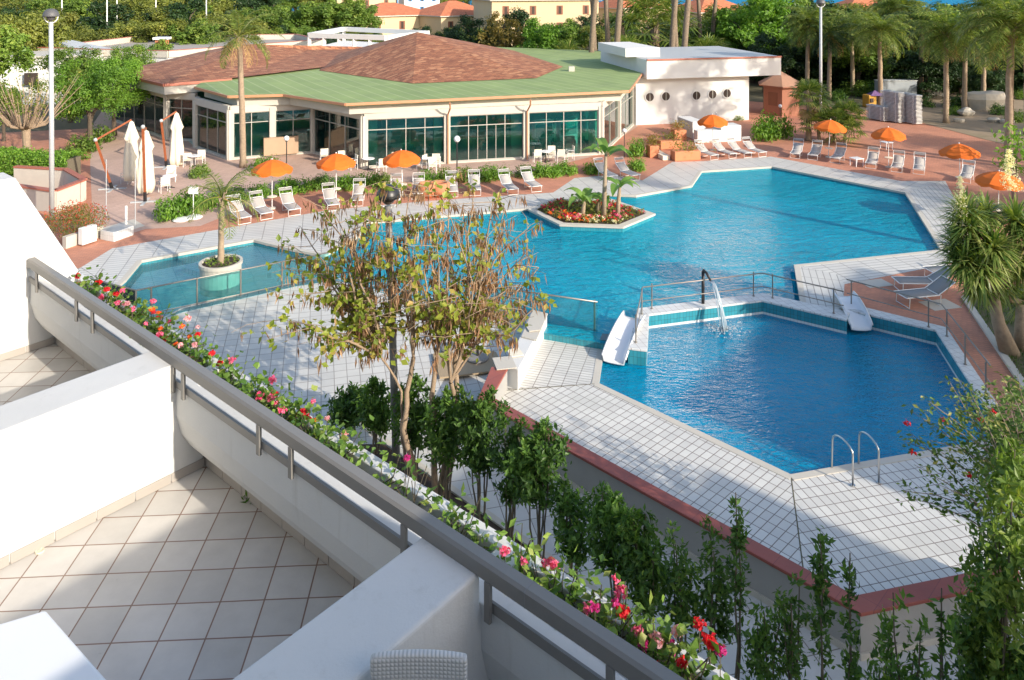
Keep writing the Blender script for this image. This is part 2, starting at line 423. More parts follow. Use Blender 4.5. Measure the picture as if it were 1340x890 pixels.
M['pale_wall'] = walltile('white_wall_tile', .125, .25, .004, (.70, .72, .71), (.66, .69, .68), (.35, .34, .33), .3)
M['pool_floor'] = tile('pool_floor_tile', R(14), .5, .5, .03, (.30, .68, .80), (.34, .72, .84), (.10, .42, .58), .4, .05, .1)
M['shallow_floor'] = tile('shallow_pool_tile', R(31), .9, .25, .016, (.74, .84, .84), (.78, .86, .86), (.38, .56, .60), .5, .05, .1)
M['water_deep'] = watermat('pool_water', (.04, .74, .93), (.01, .56, .78), .46, 1.0, 1.1)
M['water_near'] = watermat('plunge_pool_water', (.015, .55, .86), (.0, .38, .66), .55, 1.4, .8)
M['water_shallow'] = watermat('shallow_water', (.66, .92, .95), (.22, .62, .70), .16, 1.6, .35)
M['sea'] = pbr('sea_water', (.012, .20, .36), .7, .12, .01, spec=.05)
M['jet'] = glassmat('falling_water', (.92, .97, 1.0), (.75, .85, .9), .45, .1, 1.33)

M['leaf_hedge'] = leafmat('hedge_leaf', (.025, .07, .016), (.125, .24, .045), .38, c3=(.30, .42, .09))
M['leaf_bright'] = leafmat('bright_leaf', (.07, .17, .02), (.20, .36, .045), .4, c3=(.28, .42, .06))
M['leaf_mid'] = leafmat('mid_leaf', (.06, .13, .02), (.18, .27, .045), .35, c3=(.28, .33, .07))
M['leaf_olive'] = leafmat('olive_leaf', (.09, .125, .025), (.24, .26, .05), .35, c3=(.34, .33, .08))
M['leaf_dark'] = leafmat('dark_leaf', (.014, .038, .012), (.045, .09, .024), .25)  # green deepened to stand for the palms' shade on the back trees
M['leaf_tree'] = leafmat('pod_tree_leaf', (.14, .21, .025), (.36, .40, .055), .45, c3=(.52, .36, .12))
M['leaf_wiry'] = leafmat('bush_leaf', (.05, .12, .025), (.16, .25, .05), .35, c3=(.50, .45, .17))
M['leaf_planter'] = leafmat('geranium_leaf', (.06, .14, .025), (.20, .32, .06), .4, c3=(.32, .36, .10))
M['leaf_autumn'] = leafmat('yellow_brown_leaf', (.20, .17, .04), (.36, .26, .07), .35)
M['pod'] = leafmat('brown_pod', (.16, .085, .05), (.40, .23, .13), .25, .7, c3=(.52, .36, .22))
M['frond'] = leafmat('palm_frond', (.08, .14, .025), (.22, .29, .06), .4, c3=(.36, .36, .12))
M['frond_dark'] = leafmat('dark_frond', (.02, .05, .016), (.07, .12, .03), .3)
M['frond_dead'] = leafmat('dead_frond', (.36, .22, .09), (.52, .36, .17), .3, .8)
M['banana'] = leafmat('banana_leaf', (.11, .24, .05), (.27, .42, .10), .45)
M['yucca'] = leafmat('yucca_leaf', (.06, .125, .03), (.22, .28, .07), .35, .35, c3=(.42, .42, .17))
M['grass'] = leafmat('grass_blade', (.05, .10, .02), (.13, .20, .05), .3)
for k, c1, c2 in (('pink', (.75, .05, .22), (.85, .28, .42)), ('red', (.55, .008, .02), (.75, .03, .04)), ('orange', (.8, .13, .02), (.9, .25, .05)),
                  ('palepink', (.8, .35, .45), (.85, .55, .6)), ('crimson', (.42, .01, .06), (.66, .03, .10)), ('magenta', (.5, .02, .22), (.72, .08, .35)),
                  ('cream', (.75, .68, .48), (.85, .82, .66)), ('bottlebrush', (.42, .06, .03), (.62, .13, .07))):
    M['fl_' + k] = leafmat(k + '_petal', c1, c2, .35, .6)
# ------------------------------------------------------------------ ground, pools, decks
ZF, ZN, ZD, ZC, ZK = -.20, -.50, -.42, -.65, .25    # water far, water near, lower deck, path, retaining wall top
for i in range(3):
    M['near%d' % i] = tile('near_deck_tile_%s' % 'abc'[i], HEX[i], *((.22, .33) if i < 2 else (.15, .42)), .011, (.66, .645, .60), (.57, .555, .52), (.17, .135, .115), .38, .07, .3, dirt=(.50, .49, .43), grime=.6)

far_pool = P2([(150, 378), (164, 366), (185, 341), (332, 314), (382, 326), (425, 334), (470, 308), (479, 291), (690, 273), (790, 254), (832, 256), (905, 243),
               (918, 224), (1010, 218), (1185, 252), (1232, 327), (1040, 347), (1048, 394.5)])
far_near = P2([(998, 385.5), (840, 406), (822, 452), (786, 441), (710, 428), (706, 417), (430, 361.5), (392, 367), (240, 401), (150, 432)])
FP = far_pool + far_near
deck_outer = P2([(106, 350), (147, 325), (430, 275), (560, 263), (724, 252), (752, 233), (800, 229), (841, 236), (880, 212), (920, 211), (1009, 205), (1179, 237),
                 (1237, 237), (1290, 335), (1255, 343), (1105, 372), (1104, 396)])
wall_r_back = P2([(1104, 396), (1238, 429), (1287, 498)])
d74 = Vector((math.cos(HEX[2]), math.sin(HEX[2])))
rb_end = wall_r_back[1] - d74 * 18
low_edge = deck_outer + wall_r_back[1:2] + [rb_end]
big = [Vector((-22, 26)), Vector((-90, 26)), Vector((-520, 330)), Vector((520, 330)), Vector((520, 6)), Vector((rb_end.x + 1, 6))]
g = MB().sheet(big + low_edge[::-1], z=-.02); structure(g, 'ground', M['dark_soil'])
g = MB(); g.sheet([(-46, 27), (-46, 60), (-24, 66), (20, 80), (34, 72), (48, 62), (60, 48), (62, 6), (rb_end.x + 1, 6)] + low_edge[::-1] + [(-22, 26)], z=.0)
structure(g, 'red_paving', M['red_paving'])
g = MB(); g.sheet(P2([(190, 300), (262, 296), (345, 262), (420, 240), (560, 238), (690, 226), (775, 205), (835, 165), (820, 110), (150, 120), (120, 165), (118, 215), (122, 308), (140, 316)]), z=.006)
structure(g, 'terrace_paving', M['pale_paving'])
g = MB(); g.sheet([(-20000, 300), (20000, 300), (20000, 30000), (-20000, 30000)], z=-6); structure(g, 'sea', M['sea'])
# low path and courtyard
g = MB(); g.sheet([(-40, 3), (20, 3), (20, 17.2), (9.6, 15.75), (6.8, 15.2), (-.1, 22.3), (1.5, 27), (-12, 31), (-22, 33), (-40, 33)], z=ZC); structure(g, 'path', M['path'])
g = MB()
fz = [at(*p, -.196) for p in [(105, 470), (240, 402), (392, 367), (430, 361.5), (706, 417)]]
nz_ = [at(*p, ZC + .006) for p in [(270, 620), (400, 600), (500, 600), (585, 590), (632, 524)]]
g.add([tuple(v) for v in fz + nz_], [(i + 5, i + 6, i + 1, i) for i in range(4)]); structure(g, 'courtyard', M['court'])
g = MB(); g.sheet(P2([(106, 350), (150, 378), (150, 434), (60, 440), (15, 350), (40, 335)]), z=-.008); structure(g, 'side_deck', M['deck1'])
# kerb between bed and path, bed soil
ka, kb = at(560, 620, ZC), at(745, 752, ZC); kd = (kb - ka).normalized()
k0, k1 = ka - kd * 9, ka + kd * 22
nrm = Vector((-kd.y, kd.x, 0)); nrm = nrm if nrm.y > 0 else -nrm
g = MB().bar(k0 + Vector((0, 0, .03)), k1 + Vector((0, 0, .03)), .16, .10); structure(g, 'kerb', M['offwhite'])
g = MB(); c = [k0 - nrm * .08, k1 - nrm * .08, k1 - nrm * 5, k0 - nrm * 5]; g.sheet([v.to_2d() for v in c], z=ZC + .03); structure(g, 'shrub_bed', M['soil'])
# decks at z = 0
DECK = {
 'pool_deck': ('deck1', [[(106, 350), (147, 325), (430, 275), (560, 263), (724, 252), (690, 273), (479, 291), (470, 308), (425, 334), (382, 326), (332, 314), (185, 341), (164, 366), (150, 378)]]),
 'pool_deck_lobe': ('deck1', [[(724, 252), (752, 233), (800, 229), (841, 236), (880, 212), (920, 211), (918, 224), (905, 243), (832, 256), (790, 254), (690, 273)]]),
 'pool_deck_back': ('deck1', [[(920, 211), (1009, 205), (1010, 218), (918, 224)]]),
 'pool_deck_side': ('deck0', [[(1009, 205), (1179, 237), (1237, 237), (1185, 252), (1010, 218)]]),
 'pool_deck_end': ('deck2', [[(1237, 237), (1290, 335), (1232, 327), (1185, 252)]]),
 'pool_deck_point': ('deck1', [[(1040, 347), (1232, 327), (1290, 335), (1255, 343), (1105, 372), (1098, 360)]]),
 'pool_deck_flank': ('deck2', [[(1040, 347), (1098, 360), (1105, 372), (1104, 396), (1098, 404), (1106, 408), (1048, 394.5)]]),
}
for nm, (mt, polys) in DECK.items():
    g = MB()
    for p in polys: g.sheet(P2(p), z=.004)
    structure(g, nm, M[mt])
# pool walls, coping, floors
g = MB(); g.walls(far_pool, -1.9, -.006, closed=False); g.walls(far_pool[-1:] + far_near + far_pool[:1], -1.9, ZF - .004, closed=False)
structure(g, 'pool_wall', M['pool_wall'])
g = MB(); n = len(far_pool)
for i in range(n - 1):
    a, b = far_pool[i + 0], far_pool[i + 1]
    d = (b - a).normalized(); o = Vector((-d.y, d.x))           # outward side of the clockwise outline
    g.box(((a.x + b.x) / 2 + o.x * .08, (a.y + b.y) / 2 + o.y * .08, -.045 + .002 * (i % 3)), ((b - a).length + .08, .22, .11), math.atan2(d.y, d.x))
structure(g, 'pool_coping', M['offwhite'])
g = MB(); g.sheet(FP, z=-1.9); structure(g, 'pool_floor', M['pool_floor'])
sh = P2([(152, 380), (166, 368), (187, 343), (330, 316), (376, 328), (424, 336), (446, 345), (430, 360), (392, 366), (240, 400), (152, 430)])
g = MB(); g.prism(sh, -1.9, -.46); structure(g, 'shallow_pool_floor', M['shallow_floor'])
st = P2([(238, 350), (330, 322), (380, 332), (378, 352), (300, 372)], -.30)
g = MB(); g.prism(st, -1.2, -.26); structure(g, 'pool_step', M['shallow_floor'])
split_a, split_b = at(458, 320, ZF).to_2d(), at(445, 368, ZF).to_2d()
FPw = P2([(479, 285), (690, 267), (790, 248), (832, 250), (905, 238), (918, 220), (1010, 214), (1190, 250), (1240, 330), (1034, 350), (1042, 396),
          (998, 386), (840, 406), (822, 452), (786, 441), (710, 428), (706, 420)]) + [split_b, split_a]
g = MB(); g.sheet(FP if False else FPw, z=ZF); structure(g, 'pool_water', M['water_deep'])
SPw = [split_a, split_b] + P2([(430, 362), (392, 367), (240, 401), (150, 432), (150, 378), (164, 366), (185, 341), (332, 312), (382, 322), (425, 331)])
g = MB(); g.sheet(SPw, z=ZF); structure(g, 'shallow_pool_water', M['water_shallow'])

# near pool
a0, a1 = at(783, 502, ZD).to_2d(), at(1035, 622, ZD).to_2d()
wr0, wr1 = at(1098, 403, 0).to_2d(), at(1225, 433, 0).to_2d()
d14 = Vector((math.cos(HEX[1]), math.sin(HEX[1]))); dm = Vector((math.cos(HEX[0]), math.sin(HEX[0])))
# corner of near edge and right wall
A_ = np.array([[d14.x, d74.x], [d14.y, d74.y]]); t_, s_ = np.linalg.solve(A_, np.array(wr1 - a1)); nc = a1 + d14 * t_
up0 = at(790, 455, ZD).to_2d()
NPw = [a0, up0] + P2([(815, 447), (842, 408), (998, 389.5), (1104, 410)]) + [wr0, wr1 + Vector((.1, 0)), nc, a1]
g = MB(); g.sheet(NPw, z=ZN); structure(g, 'plunge_pool_water', M['water_near'])
g = MB(); g.sheet(NPw, z=-1.9); structure(g, 'plunge_pool_floor', M['pool_floor'])
g = MB(); g.walls([nc, a1, a0, up0], -1.9, ZD - .004, True, False); structure(g, 'plunge_pool_wall', M['pool_wall'])
I = [at(*p, ZK).to_2d() for p in [(664, 481), (643, 519), (1119, 780), (1330, 737)]]
O = [at(*p, ZK).to_2d() for p in [(645, 480), (627, 522), (1126, 800), (1336, 756)]]
far_e0, far_e1 = at(706, 427, ZD).to_2d(), at(789, 440, ZD).to_2d()
mi_l = at(676, 512, ZD).to_2d(); mi_r = a1 + (at(1051, 744, ZD).to_2d() - a1) * 1.05
rw_b = nc - d74 * 6
for nm, mt, poly in (('lower_deck_left', 'near2', [far_e0 - d74 * 0, far_e1, a0, mi_l - Vector((.6, -.1)), I[0] + Vector((-.1, 0))]),
                     ('lower_deck', 'near0', [a0, a1, mi_r, I[2] - dm * .2 , I[1] - Vector((0, .1)), mi_l - Vector((.6, -.1))]),
                     ('lower_deck_right', 'near1', [a1, nc + d14 * 2.5, I[3] + Vector((0, -.2)), I[2] + Vector((0, -.2)), mi_r])):
    g = MB().sheet(poly, z=ZD); structure(g, nm, M[mt])
g = MB()
for i, (a, b) in enumerate(((up0, a0), (a0, a1), (a1, nc))):
    d = (b - a).normalized(); o = Vector((d.y, -d.x))
    g.box(((a.x + b.x) / 2 + o.x * .09, (a.y + b.y) / 2 + o.y * .09, ZD - .03 + .0025 * i), ((b - a).length + .1, .22, .08), math.atan2(d.y, d.x))
structure(g, 'plunge_pool_coping', M['offwhite'])

for (a, b) in ((a1, mi_r), (a0, mi_l - Vector((.3, -.05)))):
    d = b - a; g = MB().box(((a.x + b.x) / 2, (a.y + b.y) / 2, ZD + .001), (d.length, .028, .006), math.atan2(d.y, d.x)); structure(g, 'deck_joint', M['dark_soil'])
# retaining wall with red coping
rw = thing('retaining_wall', 'long grey rendered wall with a dark red tiled coping holding up the lower pool deck', 'wall', (*at(1126, 868, ZC).to_2d(), ZC))
inn = [v.copy() for v in I]; out = [v.copy() for v in O]
g = MB().prism(out + inn[::-1], ZC - .2, ZK - .08); g.build('wall_body', M['grey_render'], rw)
g = MB()
def grow(ps, qs, k): return [p + (p - q).normalized() * k for p, q in zip(ps, qs)]
g.prism(grow(out, inn, .05) + grow(inn, out, .02)[::-1], ZK - .07, ZK); g.build('coping', M['red_coping'], rw, bevel=.012)
g = MB(); ft = grow(out, inn, .045); ft2 = grow(out, inn, .002); g.prism(ft[1:] + ft2[1:][::-1], ZC - .05, ZC + .12); g.build('plinth', M['offwhite'], rw)
# white wall beside the steps with loose boards on top
sw = thing('low_white_wall', 'low white side wall running from the glass fence down to the red coping', 'wall', (*at(690, 450, ZD).to_2d(), ZD))
wl = [at(*p, .2).to_2d() for p in [(664, 479), (678, 484), (716, 412), (694, 407)]]
g = MB().prism(wl, ZC - .1, .2); g.build('wall_body', M['stucco'], sw, bevel=.02)
g = MB().prism([at(*p, .25).to_2d() for p in [(682, 440), (702, 445), (717, 410), (697, 405)]], .205, .25); g.build('cap', M['offwhite'], sw, bevel=.01)
for k, (px, py, rz, lab, w) in enumerate(((660, 474, 12, 'flat white board at the lower end of the white side wall by the red coping', .62), (674, 459, 18, 'weathered beige board lying across the white side wall', .42), (698, 428, 16, 'white board lying higher up along the white side wall', .45))):
    p = at(px, py, .3)
    g = MB().box((0, 0, .02), (w, .5 if k else .75, .03)); o = g.build('board', M['offwhite'] if k != 1 else M['canvas'], bevel=.006)
    o.location = (p.x, p.y, (.255, .222, .262)[k]); o.rotation_euler = (0, 0, R(rz)); tag(o, lab, 'board', 'boards on the side wall')

# pool dividing walls
def divider(front, back, ztop, name, label):
    f = P2(front); b = P2(back)
    c = sum(f, Vector((0, 0))) / len(f)
    t = thing(name, label, 'pool wall', (c.x, c.y, ZN))
    g = MB().prism(f + b[::-1], -1.9, ztop - .07); g.build('tiled_face', M['pool_wall'], t)
    g = MB()
    ff = [p + (p - q).normalized() * .02 for p, q in zip(f, b)]
    g.prism(ff + b[::-1], ztop - .068, ztop); g.build('coping', M['deck_top'], t, bevel=.012)
    g = MB()
    f2 = [p + (p - q).normalized() * .006 for p, q in zip(f, b)]; g.prism(f2 + f[::-1], ZN - .05, ZN + .09); g.build('waterline_strip', M['pale_wall'], t)
    return t
M['deck_top'] = tile('wall_top_tile', HEX[1], .26, .26, .006, (.70, .70, .68), (.64, .64, .62), (.30, .26, .24), .4, .1, .3, dirt=(.58, .55, .49))
divider([(846, 459), (849, 412), (998, 393.6), (1108, 419)], [(822, 456), (834, 404), (998, 384), (1112, 409)], .02, 'dividing_wall', 'blue tiled bent wall with white tiled top dividing the two pools, carrying the handrail')
divider([(1098, 403), (1225, 433), (1290, 533)], [(1104, 396), (1238, 429), (1308, 533)], .03, 'plunge_pool_edge_wall', 'blue tiled wall with white tiled top along the right side of the near pool')
g = MB().prism([v for v in P2([(785, 438), (826, 441), (832, 434), (788, 430)])], -1.9, -.17); structure(g, 'weir', M['pool_wall'])
g = MB().prism(P2([(1090, 407), (1106, 400), (1112, 404), (1100, 411)]), -1.9, -.10); structure(g, 'weir_gap', M['pool_wall'])

# railings: posts with two rails
def railing(pts, zb, h, label, name='handrail', posts=None, low=.45, mat='bronze_rail', r=.024):
    P = [at(*p, zb) for p in pts]
    t = thing(name, label, 'railing', P[0])
    up = Vector((0, 0, 1))
    MB().tube([p + up * h for p in P], r).build('top_rail', M[mat], t, smooth=True)
    MB().tube([p + up * (h * low) for p in P], r * .75).build('lower_rail', M[mat], t, smooth=True)
    for q in (posts or pts):
        p = at(*q, zb); m = MB(); m.tube([p, p + up * h], r * 1.05); m.tube([p, p + up * .02], r * 2.2); m.build('post', M[mat], t)
    return t
railing([(833, 451), (841, 409), (998, 389), (1104, 415)], .02, .92, 'thin metal handrail on the dividing wall between the two pools, behind the water spout', posts=[(832, 448), (840, 411), (853, 404), (920, 394.5), (986, 387.5), (1011, 390), (1091, 410)])
railing([(1108, 398), (1232, 433), (1296, 520)], .03, .92, 'thin metal handrail following the right side of the near pool beside the grey loungers', posts=[(1114, 400), (1215, 428), (1239, 440), (1263, 477), (1290, 515)])

# glass fences
def glass_fence(pts, zb, h, label, posts, bottom=.05):
    P = [at(*p, zb) for p in pts]; up = Vector((0, 0, 1))
    t = thing('glass_fence', label, 'fence', P[0])
    MB().tube([p + up * h for p in P], .03).build('top_rail', M['bronze_rail'], t, smooth=True)
    MB().tube([p + up * bottom for p in P], .02).build('bottom_rail', M['bronze_rail'], t, smooth=True)
    for a, b in zip(P[:-1], P[1:]):
        MB().bar(a + up * (h * .5 + .03), b + up * (h * .5 + .03), .012, h - .1).build('glass_panel', M['fence_glass'], t)
    for q in posts:
        p = at(*q, zb); MB().tube([p, p + up * (h + .02)], .033).build('post', M['bronze_rail'], t)
    return t
glass_fence([(104, 395), (178, 416), (430, 362)], -.2, 1.0, 'glass fence with metal top rail between the shallow pool and the tiled courtyard', [(110, 397), (178, 416), (198, 412), (258, 399), (315, 387), (369, 375.5)])
glass_fence([(622, 418), (708, 430), (782, 442)], ZD, 1.25, 'glass fence with metal rails at the end of the lower deck behind the pod tree', [(778, 440), (625, 418)], .14)

# slides
def slide(name, p0, p1, w, z0, z1, label, side):
    p0 = Vector(p0); p1 = Vector(p1); p0.z = p1.z = 0; n = 12
    t = thing(name, label, 'slide', (p1.x, p1.y, ZN))
    m = MB(); d = (p1 - p0).to_2d().normalized(); nx = Vector((-d.y, d.x, 0))
    prof = [(-1, .20), (-.96, .22), (-.88, .03), (-.4, 0), (.4, 0), (.88, .03), (.96, .22), (1, .20)]
    V = []
    for i in range(n + 1):
        s = i / n; c = p0.lerp(p1, s); z = z0 + (z1 - z0) * s ** 2.4
        for u, hh in prof: V.append(tuple(c + nx * (u * w / 2) + Vector((0, 0, z + hh * (1 if s < .85 else 1.0)))))
    k = len(prof)
    Fc = [(i*k+j, i*k+j+1, (i+1)*k+j+1, (i+1)*k+j) for i in range(n) for j in range(k - 1)]
    m.add(V, Fc); o = m.build('chute', M['white_plastic'], t, smooth=True)
    s = o.modifiers.new('thick', 'SOLIDIFY'); s.thickness = .04; s.offset = -1
    return t
slide('water_slide', at(830, 425, ZF), at(803, 479, ZN), 0.8, .0, -.44, 'white plastic water slide dropping into the near pool beside the lower deck', 1)
slide('water_slide', at(1103, 399, ZF), at(1127, 437, ZN), .8, .10, -.40, 'white plastic slide chute entering the near pool at the right end of the dividing wall', 1)
# wall of the deck at the slide
# ladder
t = thing('pool_ladder', 'pair of curved steel grab rails of the pool ladder on the near deck edge', 'ladder', at(1130, 632, ZD))
for (bx, by, fx, fy) in ((1116, 636, 1088, 612), (1150, 632, 1123, 607)):
    b = at(bx, by, ZD); f = at(fx, fy, ZD)
    d = f - b; up = Vector((0, 0, 1)); pts = [b, b + up * .75]
    for k in range(1, 9):
        a = math.pi * k / 8; pts.append(b + d * (.5 - .5 * math.cos(a)) * .95 + up * (.75 + .22 * math.sin(a)))
    pts += [b + d * .97 + up * .3, b + d + up * -.9]
    m = MB().tube(pts, .024, 10); m.build('grab_rail', M['steel'], t, smooth=True)
    MB().tube([b, b + up * .03], .06, 12).build('base_flange', M['steel'], t)
# spout
p = at(920, 397, .02); t = thing('water_spout', 'black curved spout pipe pouring water from the dividing wall into the near pool', 'spout', p)
up = Vector((0, 0, 1)); o = (at(936, 405, .02) - p) * .62; o.z = 0
MB().tube([p, p + up * 1.2], .06, 10).build('pipe', M['black_metal'], t, smooth=True)
MB().tube([p + up * 1.12, p + up * 1.24 + o * .1, p + up * 1.2 + o * .45, p + up * .98 + o * 1.0], [.06, .062, .05, .04], 10).build('nozzle', M['black_metal'], t, smooth=True)
tgt = at(947, 433, ZN)
pts = []; st0 = p + up * .97 + o * 1.0
for k in range(10):
    s = k / 9; q = st0.lerp(Vector((tgt.x, tgt.y, st0.z)), s ** .8 * 1.0); q.z = st0.z + (ZN - st0.z) * s ** 1.7; pts.append(q)
m = MB()
for k in range(7):
    j = Vector((random.uniform(-.04, .04), random.uniform(-.04, .04), 0))
    m.tube([q + j * (1 + i * .28) + Vector((random.uniform(-.02, .02), 0, 0)) for i, q in enumerate(pts)], [.014 + .0012 * i for i in range(10)], 6)
tag(m.build('water_jet', M['jet'], smooth=True, origin=tgt), 'thin stream of water falling from the black spout into the near pool', 'water jet')
m = MB()
for k in range(160):
    a = random.uniform(0, 6.28); rr = abs(random.gauss(0, .38))
    m.ball((tgt.x + rr * math.cos(a) * 1.2, tgt.y + rr * math.sin(a), ZN + max(.005, random.expovariate(14) - rr * .02)), random.uniform(.012, .04), 6, .6)
tag(m.build('splash', M['jet'], smooth=True, origin=tgt), 'white splash where the stream of water meets the near pool', 'splash', kind='stuff')
# island flower bed
isl = P2([(692, 275), (733, 295), (815, 298), (856, 281), (800, 262), (722, 262)], 0.02)
cen = sum(isl, Vector((0, 0))) / 6
t = thing('planter_island', 'hexagonal tiled planter island standing in the large pool', 'planter', (cen.x, cen.y, ZF))
MB().prism(isl, -1.9, -.02).build('tiled_side', M['pool_wall'], t)
rim_in = [cen + (p - cen) * .88 for p in isl]
m = MB()
for i in range(6):
    a, b = isl[i], isl[(i+1) % 6]; c, d = rim_in[(i+1) % 6], rim_in[i]
    a, b = cen + (a - cen) * 1.02, cen + (b - cen) * 1.02
    m.prism([a, b, c, d], -.018 , .08)
m.build('rim', M['offwhite'], t)
MB().prism(rim_in, -.1, .03).build('soil', M['soil'], t)
ISL, ISC = rim_in, cen
# lawn at the right with pale edging
lw = P2([(1266, 392), (1330, 384), (1500, 400), (1500, 620), (1352, 520)])
g = MB().sheet(lw, z=.03); structure(g, 'lawn', M['dark_soil'])
ed = thing('lawn_edging', 'pale concrete edging strip round the grass under the yucca', 'edging', at(1266, 392))
m = MB()
for (a, b) in (((1326, 383), (1262, 390)), ((1262, 390), (1352, 522))):
    m.bar(at(*a, .04), at(*b, .04), .22, .10)
m.build('edging_strip', M['offwhite'], ed)
for px, py, w, h in ((1146, 371, 1.1, .7), (1230, 399, 1.2, .8)):
    p = at(px, py); g = MB().box((p.x, p.y, .008), (w, h, .012), R(14)); structure(g, 'paving_slab', M['offwhite'])
# grass blades
m = MB(); lo = lw
pts = []
while len(pts) < 9000:
    x = random.uniform(13, 24); y = random.uniform(17, 31)
    q = (x, y); ins = False; j = 4
    for i in range(5):
        if (lo[i].y > y) != (lo[j].y > y) and x < (lo[j].x - lo[i].x) * (y - lo[i].y) / (lo[j].y - lo[i].y) + lo[i].x: ins = not ins
        j = i
    if ins and math.sin(x * 2.1) + math.sin(y * 1.7 + x) > -1.1: pts.append((x, y, .03))
pp = np.array(pts)
m.leaves(pp, RNG.normal(size=(len(pp), 3)) * np.array([1, 1, .25]), .13, .02, RNG.random(len(pp)), 0, -2.5)
tag(m.build('grass', M['grass']), 'short dark green grass on the bed under the yucca', 'grass', kind='stuff')
# ------------------------------------------------------------------ the hotel terrace below the camera
HO = Vector((-2.98, 7.45)); HU = Vector((-.762, .648)); HV = Vector((.648, .762)); FZ = 7.3
def L(a, b, z=0.0):
    p = HO + HU * a + HV * b
    return Vector((p.x, p.y, FZ + z))
def a_of(px, b):
    k = (px - HX) / F
    # HO.x + a*HU.x + b*HV.x = k * (HO.y + a*HU.y + b*HV.y)
    return (k * (HO.y + b * HV.y) - HO.x - b * HV.x) / (HU.x - k * HU.y)
q = at(166.3, 710.3, FZ); ta = .0575
qs = (q.x * math.cos(-ta) - q.y * math.sin(-ta), q.x * math.sin(-ta) + q.y * math.cos(-ta))
M['balcony_tile'] = tile('balcony_tile', ta, .330, .330, .0062, (.61, .585, .55), (.50, .48, .45), (.24, .15, .11), .30, .12, .25, shift=(-qs[0] % .33, -qs[1] % .33), nscale=2.2, dirt=(.50, .44, .37), grime=.4)
M['skirting'] = pbr('skirting_tile', (.40, .365, .33), .4, .1, 3)
hotel = thing('hotel_building', 'white stepped hotel with tiled balconies, planters and a grey railing in the foreground', 'building', L(0, -8, -7.3))
def extr(sec, a0, a1):
    """extrude a (b, z) section along the parapet direction"""
    m = MB(); n = len(sec)
    V = [tuple(L(a0, b, z)) for b, z in sec] + [tuple(L(a1, b, z)) for b, z in sec]
    ar = sum(sec[i][0]*sec[(i+1)%n][1]-sec[(i+1)%n][0]*sec[i][1] for i in range(n))
    Fc = [(i, (i+1)%n, n+(i+1)%n, n+i) for i in range(n)] + [tuple(range(n))[::-1], tuple(range(n, 2*n))]
    if ar < 0: Fc = [f[::-1] for f in Fc]
    return m.add(V, Fc)
A0, A1 = -9.0, 9.0
extr([(-9, -10), (.20, -10), (.20, -.30), (-9, -.30)], A0, A1).build('facade', M['stucco'], hotel)
extr([(-9, -.29), (.10, -.29), (.10, 0), (-9, 0)], A0, A1).build('balcony_floor', M['balcony_tile'], hotel)
par = extr([(.0, .003), (.0, .09), (-.19, .33), (-.30, .60), (-.30, .90), (-.17, .90), (-.17, .003)], A0, A1)
par = extr([(.19, .003), (.0, .003), (.0, .09), (-.17, .28), (-.25, .42), (-.30, .62), (-.30, .90), (-.16, .90), (-.16, .60), (.19, .60)], A0, A1)
par.build('parapet', M['stucco'], hotel, bevel=.008)
# planter slab with soil openings
ZP = .80
ops = []                                                   # openings along a
ends = [9.0, a_of(128, .1), a_of(135, .1), a_of(262, .1), a_of(272, .1), a_of(352, .1), a_of(360, .1), a_of(636, .1), a_of(664, .1), -9.0]
for i in range(0, 10, 2): ops.append((ends[i], ends[i + 1]))
m = MB()
def slab(a0, a1, b0, b1, z0, z1, mb):
    c = L((a0 + a1) / 2, (b0 + b1) / 2, (z0 + z1) / 2)
    mb.box(c, (abs(a1 - a0), b1 - b0, z1 - z0), math.atan2(HU.y, HU.x))
slab(9, -9, .22, .335, .45, ZP, m); slab(9, -9, -.158, -.02, .60, ZP - .004, m)
for (a, b), (c, d) in zip(ops[:-1], ops[1:]): slab(b, c, -.02, .22, .45, ZP - .002, m)
m.build('planter', M['stucco'], hotel, bevel=.008)
m = MB(); slab(9, -9, -.018, .218, .50, ZP - .09, m); m.build('planter_soil', M['soil'], hotel)
# skirting tiles
m = MB()
for k in range(-26, 27):
    slab(k * .33 + .004, k * .33 + .326, -.012 - .0, -.0005, .004, .085, m)
m.build('skirting', M['skirting'], hotel)
def slab_b(a0, a1, b0, b1, z0, z1, mb): slab(a0, a1, b0, b1, z0, z1, mb)
for aa in (0, 3.9):
    m = MB()
    for k in range(18): slab(aa - .011, aa - .0008, -.02 - (k + 1) * .33 + .004, -.02 - k * .33 - .004, .004, .088, m)
    m.build('skirting', M['skirting'], hotel)
# partition walls
for a in (0.0, -3.92):
    a1 = a + (.46 if a == 0 else .50)
    m = MB(); m.add([], [])
    sec = [(-7, .002), (-.02, .002), (-.02, .80), (-.302, .88), (-.306, 1.10), (-7, 1.10)]
    extr(sec, a, a1).build('partition_wall', M['stucco'], hotel, bevel=.025, seg=3)
for a in (3.9, -8.3):
    sec = [(-7, .002), (.19, .002), (.6, -.5), (.6, .34), (.277, .86), (-.465, 2.25), (-7, 2.25)] if a > 0 else [(-7, .002), (.19, .002), (.6, -.5), (.6, .6), (-.3, 3.1), (-7, 3.1)]  # second fin is out of view, made taller to shade the near partition
    extr(sec, a, a + .46).build('fin_wall', M['stucco'], hotel, bevel=.02, seg=3)
extr([(-14, -10), (-5.2, -10), (-5.2, 9), (-14, 9)], -30, 14).build('upper_floors', M['stucco'], hotel)
